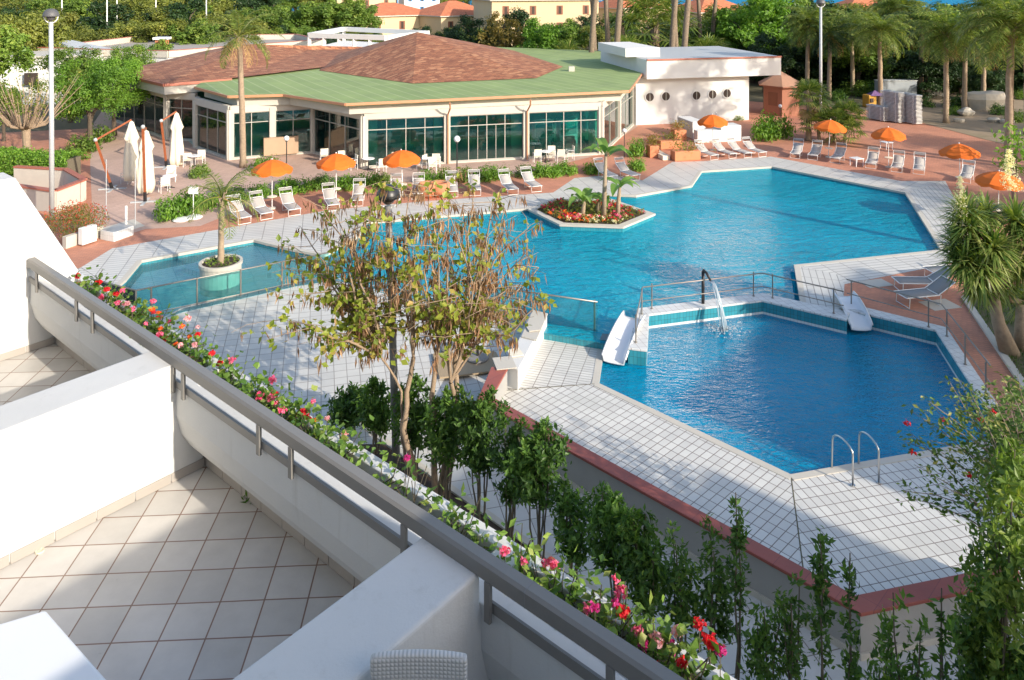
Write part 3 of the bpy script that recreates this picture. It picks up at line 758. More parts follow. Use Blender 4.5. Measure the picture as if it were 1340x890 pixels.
# railing
rail = MB().add([], [])
sec = [(-.345, 1.10), (-.345, 1.185), (-.325, 1.20), (-.255, 1.20), (-.24, 1.185), (-.24, 1.10)]
ra = extr(sec, -9, 3.88).build('railing', M['rail_paint'], hotel)
extr([(-.318, .905), (-.300, .905), (-.300, .97), (-.318, .97)][::1], -9, -3.98).build('lower_bar', M['rail_paint'], ra)
extr([(-.325, .905), (-.302, .905), (-.302, .97), (-.325, .97)], -3.40, -.03).build('lower_bar', M['rail_paint'], ra)
extr([(-.325, .905), (-.302, .905), (-.302, .97), (-.325, .97)], .48, 3.88).build('lower_bar', M['rail_paint'], ra)
for px in (49, 101, 122, 228, 241, 340, 382, 530, 640, 800):
    a = a_of(px, -.33); m = MB(); slab(a - .022, a + .022, -.352, -.326, .86, 1.10, m); m.build('post', M['rail_paint'], ra)
for a in (-6.4, -4.3, -1.7, .9, 3.1):
    extr([(b_ * 1.0 + (.0012 if b_ > -.29 else -.0012), z_ + (.0012 if z_ > 1.15 else -.0012)) for b_, z_ in sec], a, a + .006).build('rail_joint', M['dark_pole'], ra)
# drain in the floor and a weed by the skirting
p = at(52, 722, FZ); MB().lathe([(.035, 0), (.035, .012), (.026, .012), (.024, .004)], (p.x, p.y, FZ + .001), 14).build('floor_drain', M['canvas'], hotel)
p = at(323, 657, FZ); m = MB()
ps = np.array([p] * 16) + RNG.normal(size=(16, 3)) * np.array([.02, .02, .01]) + np.array([0, 0, .02])
m.leaves(ps, RNG.normal(size=(16, 3)) + np.array([0, 0, 1]), .07, .02, RNG.random(16))
tag(m.build('weed', M['leaf_hedge'], origin=p), 'small green weed sprouting from the skirting of the balcony floor', 'weed')
# hose along the planter
pts = [L(a, .02 + .05 * math.sin(a * 1.7) + .03 * math.sin(a * 4.1), ZP + .012 + (.0)) for a in np.arange(-8, 7.5, .2)]
tag(MB().tube(pts, .011, 6).build('irrigation_hose', M['black_metal'], smooth=True, origin=L(0, 0, ZP)), 'thin black irrigation hose lying along the planter behind the grey railing', 'hose')

# table corner at the lower left
tc = at(60, 797, FZ + .72).to_2d()
d1 = Vector((-.905, -.425)).normalized(); d2 = Vector((.80, -.60)).normalized()
tp = [tc, tc + d2 * 1.0, tc + d2 * 1.0 + d1 * .9 + d2 * .2, tc + d1 * 1.0 + d2 * .55, tc + d1 * .75]
t = thing('balcony_table', 'corner of a white plastic table at the lower left on the tiled balcony', 'table', (tc.x, tc.y - .5, FZ))
MB().prism(tp, FZ + .67, FZ + .72).build('table_top', M['white_plastic'], t, bevel=.02, seg=3)
cx = sum(tp, Vector((0, 0))) / 5
for p in tp[:1] + tp[1:2] + tp[3:4]:
    q = p + (cx - p) * .25; MB().tube([(q.x, q.y, FZ), (q.x, q.y, FZ + .68)], [.022, .03]).build('leg', M['white_plastic'], t)
# woven chair
def wovenmat():
    m, nt, out = newmat('woven_plastic')
    co = coords(nt, 'obj')
    sp = nd(nt, 'SeparateXYZ', {0: co})
    ck = nd(nt, 'TexChecker', {'Vector': co, 'Scale': 62.0})
    wx = nd(nt, 'Math', {0: nd(nt, 'Math', {0: sp.outputs[0], 1: 150.0}, operation='MULTIPLY').outputs[0]}, operation='SINE')
    wz = nd(nt, 'Math', {0: nd(nt, 'Math', {0: sp.outputs[2], 1: 150.0}, operation='MULTIPLY').outputs[0]}, operation='SINE')
    pr = nd(nt, 'Math', {0: wx.outputs[0], 1: wz.outputs[0]}, operation='MULTIPLY')
    h = nd(nt, 'Math', {0: pr.outputs[0]}, operation='ABSOLUTE')
    c = mixc(nt, h.outputs[0], (.44, .435, .42), (.62, .615, .60))
    b = nd(nt, 'BsdfPrincipled', {'Base Color': c, 'Roughness': .5})
    bp = nd(nt, 'Bump', {'Height': h.outputs[0], 'Strength': .7, 'Distance': .006}); nt.links.new(bp.outputs[0], b.inputs['Normal'])
    nt.links.new(b.outputs[0], out.inputs[0]); return m
M['woven'] = wovenmat()
ch = thing('woven_chair', 'light grey woven plastic chair on the next balcony beside the white partition wall', 'chair', (-.48, 3.98, FZ))
def arcpanel(w, z0, z1, bow, th, y0, mb, top=.012):
    V = []; n = 12; rows = 6
    for r in range(rows + 1):
        z = z0 + (z1 - z0) * r / rows
        for i in range(n + 1):
            s = i / n * 2 - 1
            V.append((s * w / 2 * (1 - .03 * (1 - r / rows)), y0 + bow * (s * s) - .04 * (z - z0), z - (top * s * s if r == rows else 0)))
    k = n + 1
    mb.add(V, [(r*k+i, r*k+i+1, (r+1)*k+i+1, (r+1)*k+i) for r in range(rows) for i in range(n)])
b = Vector(ch.location)
m = MB(); arcpanel(.50, .36, 1.25, -.012, .05, .0, m)
for i in range(len(m.V)): m.V[i] = m.V[i] + np.array(b)
o = m.build('backrest', M['woven'], ch, smooth=True); s_ = o.modifiers.new('thick', 'SOLIDIFY'); s_.thickness = .05; s_.offset = 0
bv = o.modifiers.new('bevel', 'BEVEL'); bv.width = .018; bv.segments = 3; bv.limit_method = 'ANGLE'
MB().box(b + Vector((0, -.26, .42)), (.50, .48, .05)).build('seat', M['woven'], ch, bevel=.02)
for sx in (-.22, .22):
    for sy in (-.46, -.02): MB().box(b + Vector((sx, sy, .20)), (.045, .045, .40)).build('leg', M['woven'], ch)
    MB().box(b + Vector((sx * 1.1, -.25, .64)), (.05, .46, .04)).build('armrest', M['woven'], ch, bevel=.01)

# flowering plants in the planter
def flower_ball(mb, c, r, n):
    d = RNG.normal(size=(n, 3)); d /= np.linalg.norm(d, axis=1, keepdims=True); d[:, 2] = np.abs(d[:, 2]) * .8 + .1 * d[:, 2]
    mb.leaves(np.array(c) + d * r * RNG.uniform(.4, 1, (n, 1)), d + RNG.normal(size=(n, 3)) * .4, r * .75, r * .65, RNG.random(n), .15)
plants = [ # px along planter, spread, leaves, flower colour(s), n flowers, label
 (118, .34, 150, ['red'], 3, 'leafy geranium with few red blooms beside the slanted white wall at the far planter end'),
 (150, .30, 150, ['pink', 'red'], 6, 'geranium with bright pink blooms second from the far end of the planter'),
 (178, .28, 160, ['pink', 'palepink'], 7, 'pink and pale pink geranium in the far third of the planter'),
 (205, .30, 170, ['red', 'orange', 'pink'], 9, 'geranium crowded with orange, red and pink blooms above the shallow pool fence'),
 (236, .30, 160, ['orange', 'palepink', 'red'], 8, 'geranium with orange blooms in front and pale pink ones behind, by the glass fence'),
 (262, .22, 110, ['palepink'], 2, 'sparse green planter plant with a couple of pale pink blooms'),
 (298, .24, 120, ['red', 'pink'], 3, 'low geranium with small pink and red blooms beside a bare white planter ledge'),
 (335, .32, 190, ['pink'], 4, 'bushy green geranium with large pink blooms at its right, midway along the planter'),
 (372, .34, 200, ['pink', 'red'], 6, 'geranium with pink blooms high and red blooms hanging low beside the railing'),
 (412, .26, 120, ['red', 'orange'], 2, 'yellow green planter plant with a red bloom at the near side of the bushy geraniums'),
 (448, .26, 110, ['palepink'], 2, 'pale leaved planter plant with two pale pink blooms next to the dark shrubs'),
 (505, .26, 50, ['magenta'], 1, 'thin straggly planter plant with a single magenta bloom over bare soil'),
 (545, .24, 36, [], 0, 'very sparse planter seedling with no bloom on bare dark soil'),
 (600, .36, 150, [], 0, 'broad leaved green planter plant without blooms, in the middle of the railing'),
 (690, .26, 110, ['pink'], 3, 'planter plant with trumpet shaped pink blooms just right of the white planter gap'),
 (735, .28, 120, ['pink'], 3, 'planter plant with two tall pink blooms standing above the white ledge'),
 (778, .24, 90, ['palepink'], 1, 'dark green planter plant in the nearer part of the planter with one pale bloom'),
 (815, .28, 110, ['magenta', 'pink'], 6, 'planter plant with drooping magenta blooms close to the grey rail'),
 (862, .26, 110, ['red', 'palepink'], 5, 'geranium with dense deep red heads near the lower end of the planter'),
 (905, .26, 120, ['red', 'magenta'], 5, 'red geranium nearest the bottom of the picture in the planter'),
]
for px, sp, nl, cols, nf, lab in plants:
    a = a_of(px, .16); base = L(a, .13, ZP - .09)
    t = thing('planter_plant', lab, 'plant', base, 'flowering plants in the balcony planter')
    m = MB(); st = MB(); N = int(nl * .95)
    sa = RNG.normal(0, sp * .50, N); sb = RNG.normal(.05, .085, N)
    zz = np.abs(RNG.normal(.11, .08, N)) * np.exp(-(sa / (sp * 1.5)) ** 2)
    big = nl < 60
    P = np.array([L(a + x, .11 + y, ZP - .07 + z * (1.2 if not big else 1.5)) for x, y, z in zip(sa, sb, zz)])
    nr = np.array([0, 0, 1.0]) + RNG.normal(size=(N, 3)) * .75
    if px < 480 or px > 845: m.discs(P, nr, .030, RNG.random(N))
    else: m.leaves(P, nr, .072, .038, RNG.random(N), .12)
    m.build('foliage', M['leaf_planter'], t)
    for _ in range(14):
        i = random.randrange(N); st.tube([L(a + random.uniform(-.1, .1), .1, ZP - .09), tuple(P[i])], .004, 4, False)
    st.build('stems', M['stem'], t)
    st.build('stems', M['stem'], t) if not nf else None
    for k in range(nf):
        cname = cols[k % len(cols)]; x = random.uniform(-sp, sp) * .9; c = L(a + x, .12 + random.uniform(-.08, .20), ZP + random.uniform(.04, .25))
        f = MB(); flower_ball(f, c, random.uniform(.022, .040), 48); f.build('bloom', M['fl_' + cname], t)
        st.tube([c - Vector((0, 0, .15)), c], .003, 4, False)
    if nf: st.build('stems', M['stem'], t)
# ------------------------------------------------------------------ plants
def on_line(px, p, d):
    """point of the ground line p + t d seen along reading px"""
    k = (px - HX) / F; t = (k * p.y - p.x) / (d.x - k * d.y)
    return p + d * t
def unit(n):
    d = RNG.normal(size=(n, 3)); return d / np.linalg.norm(d, axis=1, keepdims=True)

def shrub(name, label, cat, base, h, w, n, kind='dense', mat='leaf_hedge', group=None, leaf=.12, stems=5, flowers=None):
    t = thing(name, label, cat, base, group)
    m = MB(); st = MB(); b = Vector(base); P = []; Nn = []; rr = []
    for s in range(stems):
        ang = random.uniform(0, 6.28); off = random.uniform(0, w * .28)
        p0 = b + Vector((math.cos(ang) * off * .4, math.sin(ang) * off * .4, 0))
        hh = h * random.uniform(.72, 1.0) if s else h
        lean = Vector((math.cos(ang), math.sin(ang), 0)) * w * random.uniform(.1, .42)
        pts = [p0 + lean * (k / 6) ** 1.3 + Vector((random.uniform(-.03, .03), random.uniform(-.03, .03), hh * k / 6)) for k in range(7)]
        st.tube(pts, [.022 * (1 - k / 8) + .004 for k in range(7)], 5, False)
        nn = n // stems; lo = .46 if kind == 'dense' else .36
        tt = RNG.uniform(lo, 1.02, nn)
        sh = random.random() * .35
        # short side twigs carry the leaves
        ntw = 16
        tw = [(random.uniform(lo, 1.0), random.uniform(0, 6.28)) for _ in range(ntw)]
        for i in range(nn):
            ti, az = tw[i % ntw]
            ti = min(1.02, max(lo - .04, ti + random.gauss(0, .02)))
            k = min(5.999, ti * 6); j = int(k); c = pts[j].lerp(pts[j + 1], k - j)
            prof = (math.sin(min(1, (ti - lo) / (1 - lo) * .9 + .1) * math.pi) ** .7) if kind == 'dense' else (.55 + .45 * math.sin(ti * 3.1))
            rad = w * .55 * max(.22, prof) * (random.random() ** .5)
            rise = rad * random.uniform(.2, .8)
            P.append((c.x + math.cos(az) * rad + random.gauss(0, .03), c.y + math.sin(az) * rad + random.gauss(0, .03), c.z + rise * .6 + random.gauss(0, .04)))
            Nn.append((math.cos(az) * .5 + random.gauss(0, .5), math.sin(az) * .5 + random.gauss(0, .5), random.gauss(.5, .5)))
            rr.append(min(1, max(0, sh + random.random() * .6 + (.12 if ti > .9 else 0))))
    m.leaves(np.array(P), np.array(Nn), leaf, leaf * .42, rr, .18, -1.1)
    m.build('foliage', M[mat], t); st.build('stems', M['stem'], t)
    if flowers:
        f = MB()
        for _ in range(flowers[1]):
            i = random.randrange(len(P)); flower_ball(f, P[i], .07, 16)
        f.build('blooms', M['fl_' + flowers[0]], t)
    return t
bl = ka - nrm * .45; bd = kd
def hb(px): return on_line(px, bl, bd)
hedge = [ # px, top reading, width, leaves, kind, label
 (425, 555, .9, 700, 'dense', 'low dark shrub at the left end of the shrub row beside the flower planter'),
 (462, 516, 1.1, 1500, 'dense', 'dense dark green shrub left of the leaning lamp post'),
 (492, 500, 1.0, 1500, 'dense', 'dense shrub right in front of the garden lamp post'),
 (540, 500, 1.1, 1700, 'dense', 'dense shrub between the lamp post and the pod tree trunks'),
 (585, 505, 1.1, 1700, 'dense', 'dense dark shrub hiding the foot of the pod tree'),
 (628, 512, 1.1, 1700, 'dense', 'dense shrub right of the pod tree, against the corner of the red coping'),
 (664, 545, 1.0, 1400, 'dense', 'shrub with yellow green tips under the left end of the red coping'),
 (706, 552, 1.0, 1700, 'dense', 'tall bare stemmed shrub with a full crown below the red coping'),
 (750, 636, .8, 1000, 'dense', 'narrower short shrub on thin stems between two fuller ones'),
 (806, 650, 1.0, 1700, 'dense', 'round crowned shrub on bare stems in front of the middle of the grey wall'),
 (848, 668, .9, 1300, 'dense', 'shrub on a single thicker stem above the red geraniums'),
 (893, 690, .8, 1000, 'sparse', 'loose leaved shrub with two upright tips below the red coping'),
 (930, 692, .8, 1000, 'sparse', 'loose upright shrub just left of the tall thin sprig'),
 (966, 636, .55, 560, 'sprig', 'tall thin sprig rising over the red coping onto the white tiles'),
 (1006, 772, .8, 800, 'sparse', 'sparse bush with a cut grey stem left of the coping corner'),
 (1038, 752, .6, 640, 'sparse', 'upright yellow green sprig left of the coping corner'),
 (1078, 690, .6, 560, 'sprig', 'slim sprig reaching over the red coping left of its corner'),
 (1112, 722, .5, 440, 'sprig', 'slim grey stemmed sprig standing right at the corner of the red coping'),
 (1152, 805, .8, 700, 'sparse', 'low bush just right of the coping corner'),
 (1186, 780, .8, 700, 'sparse', 'bush with pale new leaves in front of the right hand grey wall'),
 (1226, 758, .5, 360, 'sprig', 'thin branching sprig in front of the right end of the red coping'),
 (1262, 790, 1.0, 1200, 'sparse', 'leafy bush at the foot of the tall leafy column at the right'),
]
for px, yt, w, n, kind, lab in hedge:
    b = hb(px); yt_z = H - (yt - HY) * b.y / F
    if px > 1100: b = b + Vector((0, 0, 0))
    shrub('shrub', lab, 'shrub', (b.x, b.y, ZC + .03), yt_z - ZC - .12, w * {'dense': .9, 'sparse': .62, 'sprig': .42}[kind], int(n * {'dense': 1.35, 'sparse': .85, 'sprig': .8}[kind]), kind if kind != 'sprig' else 'sparse', 'leaf_hedge', 'shrub row in front of the grey wall', stems=6 if kind == 'dense' else (2 if kind == 'sprig' else 4), leaf=.155 if kind == 'dense' else .135)
b = hb(1298)
shrub('shrub', 'tall dense leafy column of a shrub at the right edge on one grey trunk', 'shrub', (b.x, b.y, ZC), H - (588 - HY) * b.y / F - ZC, 1.0, 3600, 'dense', 'leaf_mid', 'shrub row in front of the grey wall', leaf=.135, stems=5)
b = hb(1345)
shrub('shrub', 'dark leafy shrub cut by the right edge of the photo, lowest at the corner', 'shrub', (b.x, b.y, ZC), H - (700 - HY) * b.y / F - ZC, 1.1, 2600, 'dense', 'leaf_hedge', 'shrub row in front of the grey wall', stems=5)
# flowering arching bush above it
B = Vector((9.6, 13.6, ZC)); t = thing('flowering_bush', 'tall arching bush with yellow green tips and a few red blooms', 'shrub', B)
m = MB(); st = MB(); fl = MB(); P = []; Nn = []; rr = []
for k in range(60):
    tx = random.uniform(1180, 1352) if k < 30 else random.uniform(1255, 1352); ty = random.uniform(490, 640) + max(0, (1260 - tx)) * .25; yy = 13.6 + random.uniform(-1.2, 1.6)
    tip = at_d(tx, ty, yy); s0 = B + Vector((random.uniform(-.2, .2), random.uniform(-.2, .2), random.uniform(1.5, 3.2)))
    mid = s0.lerp(tip, .55) + Vector((0, 0, .5)); pts = [s0.lerp(mid, i / 4).lerp(mid.lerp(tip, i / 4), i / 4) for i in range(5)]
    st.tube(pts, [.02, .016, .012, .008, .004], 5, False)
    for _ in range(80):
        s = random.uniform(.25, 1); i = min(3, int(s * 4)); c = pts[i].lerp(pts[i + 1], s * 4 - i)
        P.append(tuple(c + Vector((random.gauss(0, .09), random.gauss(0, .09), random.gauss(0, .08))))); Nn.append((random.gauss(0, .6), random.gauss(0, .6), 1)); rr.append(random.random() * .7 + .3 * (s > .8))
st.tube([B, B + Vector((.05, 0, 1.6)), B + Vector((0, .05, 3.2))], [.06, .05, .04], 7, False)
m.leaves(np.array(P), np.array(Nn), .115, .058, rr, .15); m.build('foliage', M['leaf_wiry'], t); st.build('branches', M['bark_grey'], t)
for fx, fy in ((1195, 593), (1235, 551), (1187, 555), (1268, 623), (1300, 540), (1282, 549)): fl = MB(); flower_ball(fl, at_d(fx, fy, 13.2), .055, 30); fl.build('bloom', M['fl_red'], t)

# garden lamps
def lamp(base, h, label, lean=(0, 0), s=1.0, mat='galv'):
    t = thing('garden_lamp', label, 'lamp', base); b = Vector(base); tp = b + Vector((lean[0], lean[1], h))
    hd = .30 * s; up = Vector((0, 0, 1))
    MB().tube([b, b.lerp(tp, .5), tp - up * hd * 1.5], [.10 * s, .092 * s, .082 * s], 14).build('pole', M[mat], t, smooth=True)
    c = tp - up * hd * .75
    MB().lathe([(hd * 1.0, -.02), (hd, .03), (hd * .93, hd * .42), (hd * .72, hd * .78), (hd * .4, hd * .98), (.01, hd * 1.04)], c, 20).build('shade', M['lamp_black' if mat == 'dark_pole' else 'lamp_grey'], t, smooth=True)
    m = MB(); m.tube([c + Vector((hd * .93 * math.cos(a), 0, -abs(hd * .9 * math.sin(a)))) for a in np.linspace(math.pi, 0, 15)], .025 * s, 6); m.build('globe_bracket', M['white_metal'], t, smooth=True)
    MB().ball(c - up * hd * .1, hd * .55, 14).build('globe', M['window_dark' if mat == 'dark_pole' else 'lamp_grey'], t, smooth=True)
    return t
b = hb(519)
lamp((b.x, b.y, ZC), H - (246 - HY) * b.y / F - ZC, 'dark garden lamp with a round black head standing inside the pod tree', (-.22, 0), 1.05, 'dark_pole')
b = at(68, 290); lamp((b.x, b.y, 0), H - (14 - HY) * b.y / F, 'tall grey street lamp with a round head behind the slanted white wall at the left', (-.05, 0), 1.25)
b = at(1074, 160); lamp((b.x, b.y, 0), H - (0 - HY) * b.y / F, 'slim tall grey lamp post among the palms near the brown hut', (0, 0), 1.3)

# pod tree
tb = hb(572); TB = Vector((tb.x, tb.y, ZC)); TY = tb.y
t = thing('pod_tree', 'half bare multi stemmed tree hung with brown seed pods and yellow green leaves', 'tree', TB)
st = MB(); lv = MB(); pd = MB()
ends = []
def limb(p, q, r0, r1, wig=.12, n=6):
    L_ = (q - p).length; pts = []
    bow = Vector((random.gauss(0, 1), random.gauss(0, 1), random.gauss(.3, .4))) * L_ * wig
    for i in range(n + 1):
        s = i / n; pts.append(p.lerp(q, s) + bow * math.sin(math.pi * s) * .5 + Vector((random.gauss(0, .012), random.gauss(0, .012), random.gauss(0, .012))) * L_ * (0 < i < n))
    st.tube(pts, [r0 + (r1 - r0) * i / n for i in range(n + 1)], 7, False)
    return pts
stems_ = [((556, 600), (541, 468), -.1), ((568, 606), (572, 468), .0), ((574, 600), (600, 452), .25), ((575, 604), (590, 500), -.4)]
forks = []
for (bx, by), (tx, ty), dy in stems_:
    p0 = at_d(bx, by + 14, TY); p0.z = ZC; p1 = at_d(tx, ty, TY + dy)
    pts = limb(p0, p1, .085, .055, .10, 8); forks.append(p1)
low = limb(at_d(525, 560, TY), at_d(497, 465, TY - .3), .035, .025); limb(at_d(533, 608, TY), at_d(525, 560, TY), .04, .035)
forks.append(low[-1])
subs = []
targets = [(400, 330), (420, 270), (450, 400), (400, 425), (470, 260), (510, 290), (480, 340), (560, 250), (540, 330), (590, 290), (620, 250), (600, 350), (640, 310), (660, 280), (690, 330), (670, 370),
           (700, 390), (640, 400), (560, 400), (520, 400), (440, 440), (480, 450), (620, 430), (655, 350), (575, 300), (505, 245), (585, 242), (645, 262), (430, 370), (460, 310), (705, 352), (395, 300), (440, 285), (485, 280), (535, 262), (605, 268), (625, 300), (565, 305), (500, 330), (450, 345), (600, 385), (690, 300), (530, 300), (575, 360)]
for (tx, ty) in targets:
    q = at_d(tx, ty + random.uniform(-6, 6), TY + random.uniform(-1.9, 1.9))
    src = min(forks, key=lambda f: abs((f - q).x) + .25 * abs((f - q).z) + random.uniform(0, .5))
    pts = limb(src, q, .034, .012, .16, 7); subs.append(pts)
    for i in range(2, 8):
        for _ in range(2):
            d = Vector((random.gauss(0, .85), random.gauss(0, .75), random.uniform(-.3, .65))); tip = pts[i] + d * random.uniform(.4, .95)
            tw = limb(pts[i], tip, .010, .004, .14, 4); ends.append(tw)
P = []; Nn = []; rr = []; PP = []; 
for tw in ends:
    tip = tw[-1]; px = HX + F * tip.x / tip.y; py = HY + F * (H - tip.z) / tip.y
    green = .40 + .45 * (px < 470 and py > 330) + .3 * (px < 430) + .2 * (py > 380) - .12 * (px > 640)
    podp = .85 - .25 * (py > 400) - .25 * (px < 430 and py > 380)
    if random.random() < green:
        for _ in range(random.randint(6, 13)):
            s = random.uniform(.3, 1.1); c = tw[0].lerp(tip, s); P.append(tuple(c + Vector((random.gauss(0, .085), random.gauss(0, .085), random.gauss(-.02, .08)))))
            Nn.append((random.gauss(.2, .5), random.gauss(-.4, .5), random.gauss(.7, .4))); rr.append(random.random())
    if random.random() < podp:
        for _ in range(random.randint(6, 12)):
            s = random.uniform(.3, 1.0); c = tw[0].lerp(tip, s); c = c + Vector((random.gauss(0, .05), random.gauss(0, .05), 0)); PP.append(c)
lv.leaves(np.array(P), np.array(Nn), .175, .125, rr, .1); lv.build('foliage', M['leaf_tree'], t)
for c in PP:
    l = random.uniform(.20, .36); w = random.uniform(.018, .028); a = random.uniform(0, 3.14); dx, dy = math.cos(a) * w, math.sin(a) * w
    sw = Vector((random.gauss(0, .03), random.gauss(0, .03), 0)); k1 = c + Vector((0, 0, -l * .5)) + sw; k2 = c + Vector((0, 0, -l)) + sw * 2.2
    v = [c, k1 + Vector((dx, dy, 0)), k2, k1 - Vector((dx, dy, 0))]
    u2 = Vector((-dy, dx, 0)) * .5
    pd.add([tuple(c), tuple(k1 + Vector((dx, dy, 0))), tuple(k2), tuple(k1 - Vector((dx, dy, 0))), tuple(k1 + u2)], [(0, 1, 4), (1, 2, 4), (2, 3, 4), (3, 0, 4)], random.random())
pd.build('seed_pods', M['pod'], t); st.build('trunk', M['bark'], t, smooth=True)

# palm fronds
def pinnate(mb, rach, base, az, e0, length, curl, leaflet, n=26, w=.04, hang=.35):
    d = Vector((math.cos(az), math.sin(az), 0)); pts = []; p = Vector(base); e = e0
    k = 12
    for i in range(k + 1):
        pts.append(p.copy()); p = p + (d * math.cos(e) + Vector((0, 0, math.sin(e)))) * length / k; e -= curl / k * (.5 + i / k)
    rach.tube(pts, [.028 * (1 - i / (k + 2)) + .003 for i in range(k + 1)], 5, False)
    side = Vector((-d.y, d.x, 0)); V = []; Fc = []; R_ = []
    for i in range(n):
        s = .16 + .84 * i / (n - 1); f = s * k; j = min(k - 1, int(f)); c = pts[j].lerp(pts[j + 1], f - j); tan = (pts[j + 1] - pts[j]).normalized()
        ll = leaflet * (math.sin(math.pi * min(1, s * .85 + .15)) ** .6) * random.uniform(.85, 1.1)
        for sg in (-1, 1):
            dr = (side * sg * .8 + tan * .55 + Vector((0, 0, random.uniform(-hang, .25)))).normalized()
            m_ = c + dr * ll * .5; tip = c + dr * ll + Vector((0, 0, -hang * ll * random.uniform(.4, 1.0))); wv = tan * w * .5
            b_ = len(V); V += [tuple(c), tuple(m_ + wv), tuple(tip), tuple(m_ - wv)]; Fc.append((b_, b_+1, b_+2, b_+3)); R_.append(random.random())
    mb.add(V, Fc, R_)
def fan(mb, rach, base, az, e0, stalk, r, blades=14, w=.07):
    d = Vector((math.cos(az) * math.cos(e0), math.sin(az) * math.cos(e0), math.sin(e0))); c = Vector(base) + d * stalk - Vector((0, 0, stalk * .12))
    rach.tube([base, Vector(base).lerp(c, .5) + Vector((0, 0, .04)), c], [.022, .016, .012], 5, False)
    side = Vector((-math.sin(az), math.cos(az), 0)); V = []; Fc = []; R_ = []
    for i in range(blades):
        a = (i / (blades - 1) - .5) * 3.9
        dr = (d * math.cos(a) + side * math.sin(a)).normalized(); L_ = r * random.uniform(.85, 1.05)
        m_ = c + dr * L_ * .55; tip = c + dr * L_ + Vector((0, 0, -L_ * random.uniform(.15, .45))); wv = dr.cross(d.cross(side)).normalized() * w * .6
        b_ = len(V); V += [tuple(c), tuple(m_ + wv), tuple(tip), tuple(m_ - wv)]; Fc.append((b_, b_+1, b_+2, b_+3)); R_.append(random.random())
    mb.add(V, Fc, R_)
def palm_proto(kind, h, r, label='palm tree', lean=0.0, nf=34, flen=2.6, mat='frond', trunk='palm_trunk', dead=5, leaflet=.6, nl=30, w=.06):
    t = thing('palm_tree', label, 'palm'); tr = MB(); n = 14
    pts = [Vector((lean * (i / n) ** 1.6, random.uniform(-.03, .03), h * i / n)) for i in range(n + 1)]
    tr.tube(pts, [r * (1.25 if i == 0 else 1.0 - .25 * i / n) * random.uniform(.96, 1.06) for i in range(n + 1)], 10, True)
    tp = pts[-1]
    for k in range(16):                                             # old leaf bases under the crown
        a = random.uniform(0, 6.28); z = -random.uniform(0, .9); tr.tube([tp + Vector((math.cos(a) * r * .7, math.sin(a) * r * .7, z)), tp + Vector((math.cos(a) * r * 1.5, math.sin(a) * r * 1.5, z + .3))], [.05, .02], 5, False)
    tr.build('trunk', M[trunk], t, smooth=True)
    f = MB(); rc = MB(); dd = MB()
    for i in range(nf):
        az = i * 2.39996 + random.uniform(-.2, .2); s = i / nf; e = 1.35 - 1.75 * s + random.uniform(-.12, .12)
        if kind == 'fan': fan(f, rc, tp + Vector((0, 0, .1)), az, e, flen * .5, flen * .5, 16, .09)
        else: pinnate(f, rc, tp, az, e, flen * random.uniform(.85, 1.1), 1.5 + .5 * random.random(), leaflet, nl, w)
    f.build('fronds', M[mat], t); rc.build('frond_stalks', M['leaf_olive'], t)
    if dead:
        for i in range(dead):
            az = random.uniform(0, 6.28)
            if kind == 'fan': fan(dd, dd, tp + Vector((0, 0, -.15)), az, -1.1, flen * .45, flen * .45, 12, .08)
            else: pinnate(dd, dd, tp, az, -.5, flen * .8, 1.6, leaflet * .8, 16, .035, .8)
        dd.build('dead_fronds', M['frond_dead'], t)
    return t
# tall tired palm in front of the restaurant
p = at(318, 219); hp = H - (48 - HY) * p.y / F
T = palm_proto('pin', hp, .21, 'tall palm with dry fronds hanging from its crown in front of the restaurant', -.25, 17, 3.1, 'frond', 'palm_trunk', 14, .6, 34)
place(T, p)
# back palms: tall trunks behind the restaurant roof
PA = [palm_proto('fan', 17.0, .33, 'p', 1.4, 34, 2.6, 'frond_dark', 'palm_dark', 8), palm_proto('fan', 16.0, .30, 'p', -.8, 30, 2.6, 'frond_dark', 'palm_dark', 10)]
back = [(772, 0, 84, 1.0, 'leaning pale trunked tall palm, leftmost of the trunks behind the green roof'), (779, 1, 90, 1.0, 'dark trunked tall palm right behind the leaning one above the green roof'),
        (797, 1, 88, 1.05, 'tall palm trunk left of the pair above the green roof edge'), (805, 0, 84, 1.1, 'tall palm trunk right of the pair above the green roof edge'), (816, 1, 96, 1.0, 'thin slanted palm trunk between the two groups behind the roof'),
        (862, 1, 98, .9, 'thin palm trunk left of the white annex roof line'), (877, 0, 82, 1.0, 'palm trunk in the middle of the group over the white annex'), (886, 1, 84, 1.0, 'palm trunk next to the rightmost of the group over the white annex'),
        (893, 0, 80, 1.05, 'thickest pale palm trunk of the group over the white annex'), (918, 1, 95, .9, 'thin palm trunk in front of the red roofed house behind the annex'), (930, 0, 97, .9, 'pale palm trunk at the right of the red roofed house behind the annex')]
for i, (px, k, Y, s, lab) in enumerate(back):
    q = at_d(px, 100, Y); place(PA[k], (q.x, Y, 0), random.uniform(-.4, .4) if i else 0.2, lab, 'tall palms behind the restaurant', s)
SF = palm_proto('fan', 2.6, .25, 'p', .1, 34, 3.0, 'frond', 'palm_dark', 6)
for px, Y, s, lab in ((930, 88, 1.25, 'low fan palm with bright spread fronds in front of the red roofed house'), (744, 90, 1.1, 'low grey green fan palm right of the yellow green tree behind the roof'), (766, 86, .9, 'small fan palm at the foot of the leaning tall palm'), (820, 92, 1.2, 'low fan palm between the tall palm trunks behind the annex'), (858, 96, 2.4, 'fan palm with its crown showing between the tall trunks over the annex')):
    q = at_d(px, 0, Y); place(SF, (q.x, Y, 0), random.uniform(0, 6), lab, 'low fan palms behind the roofs', s)
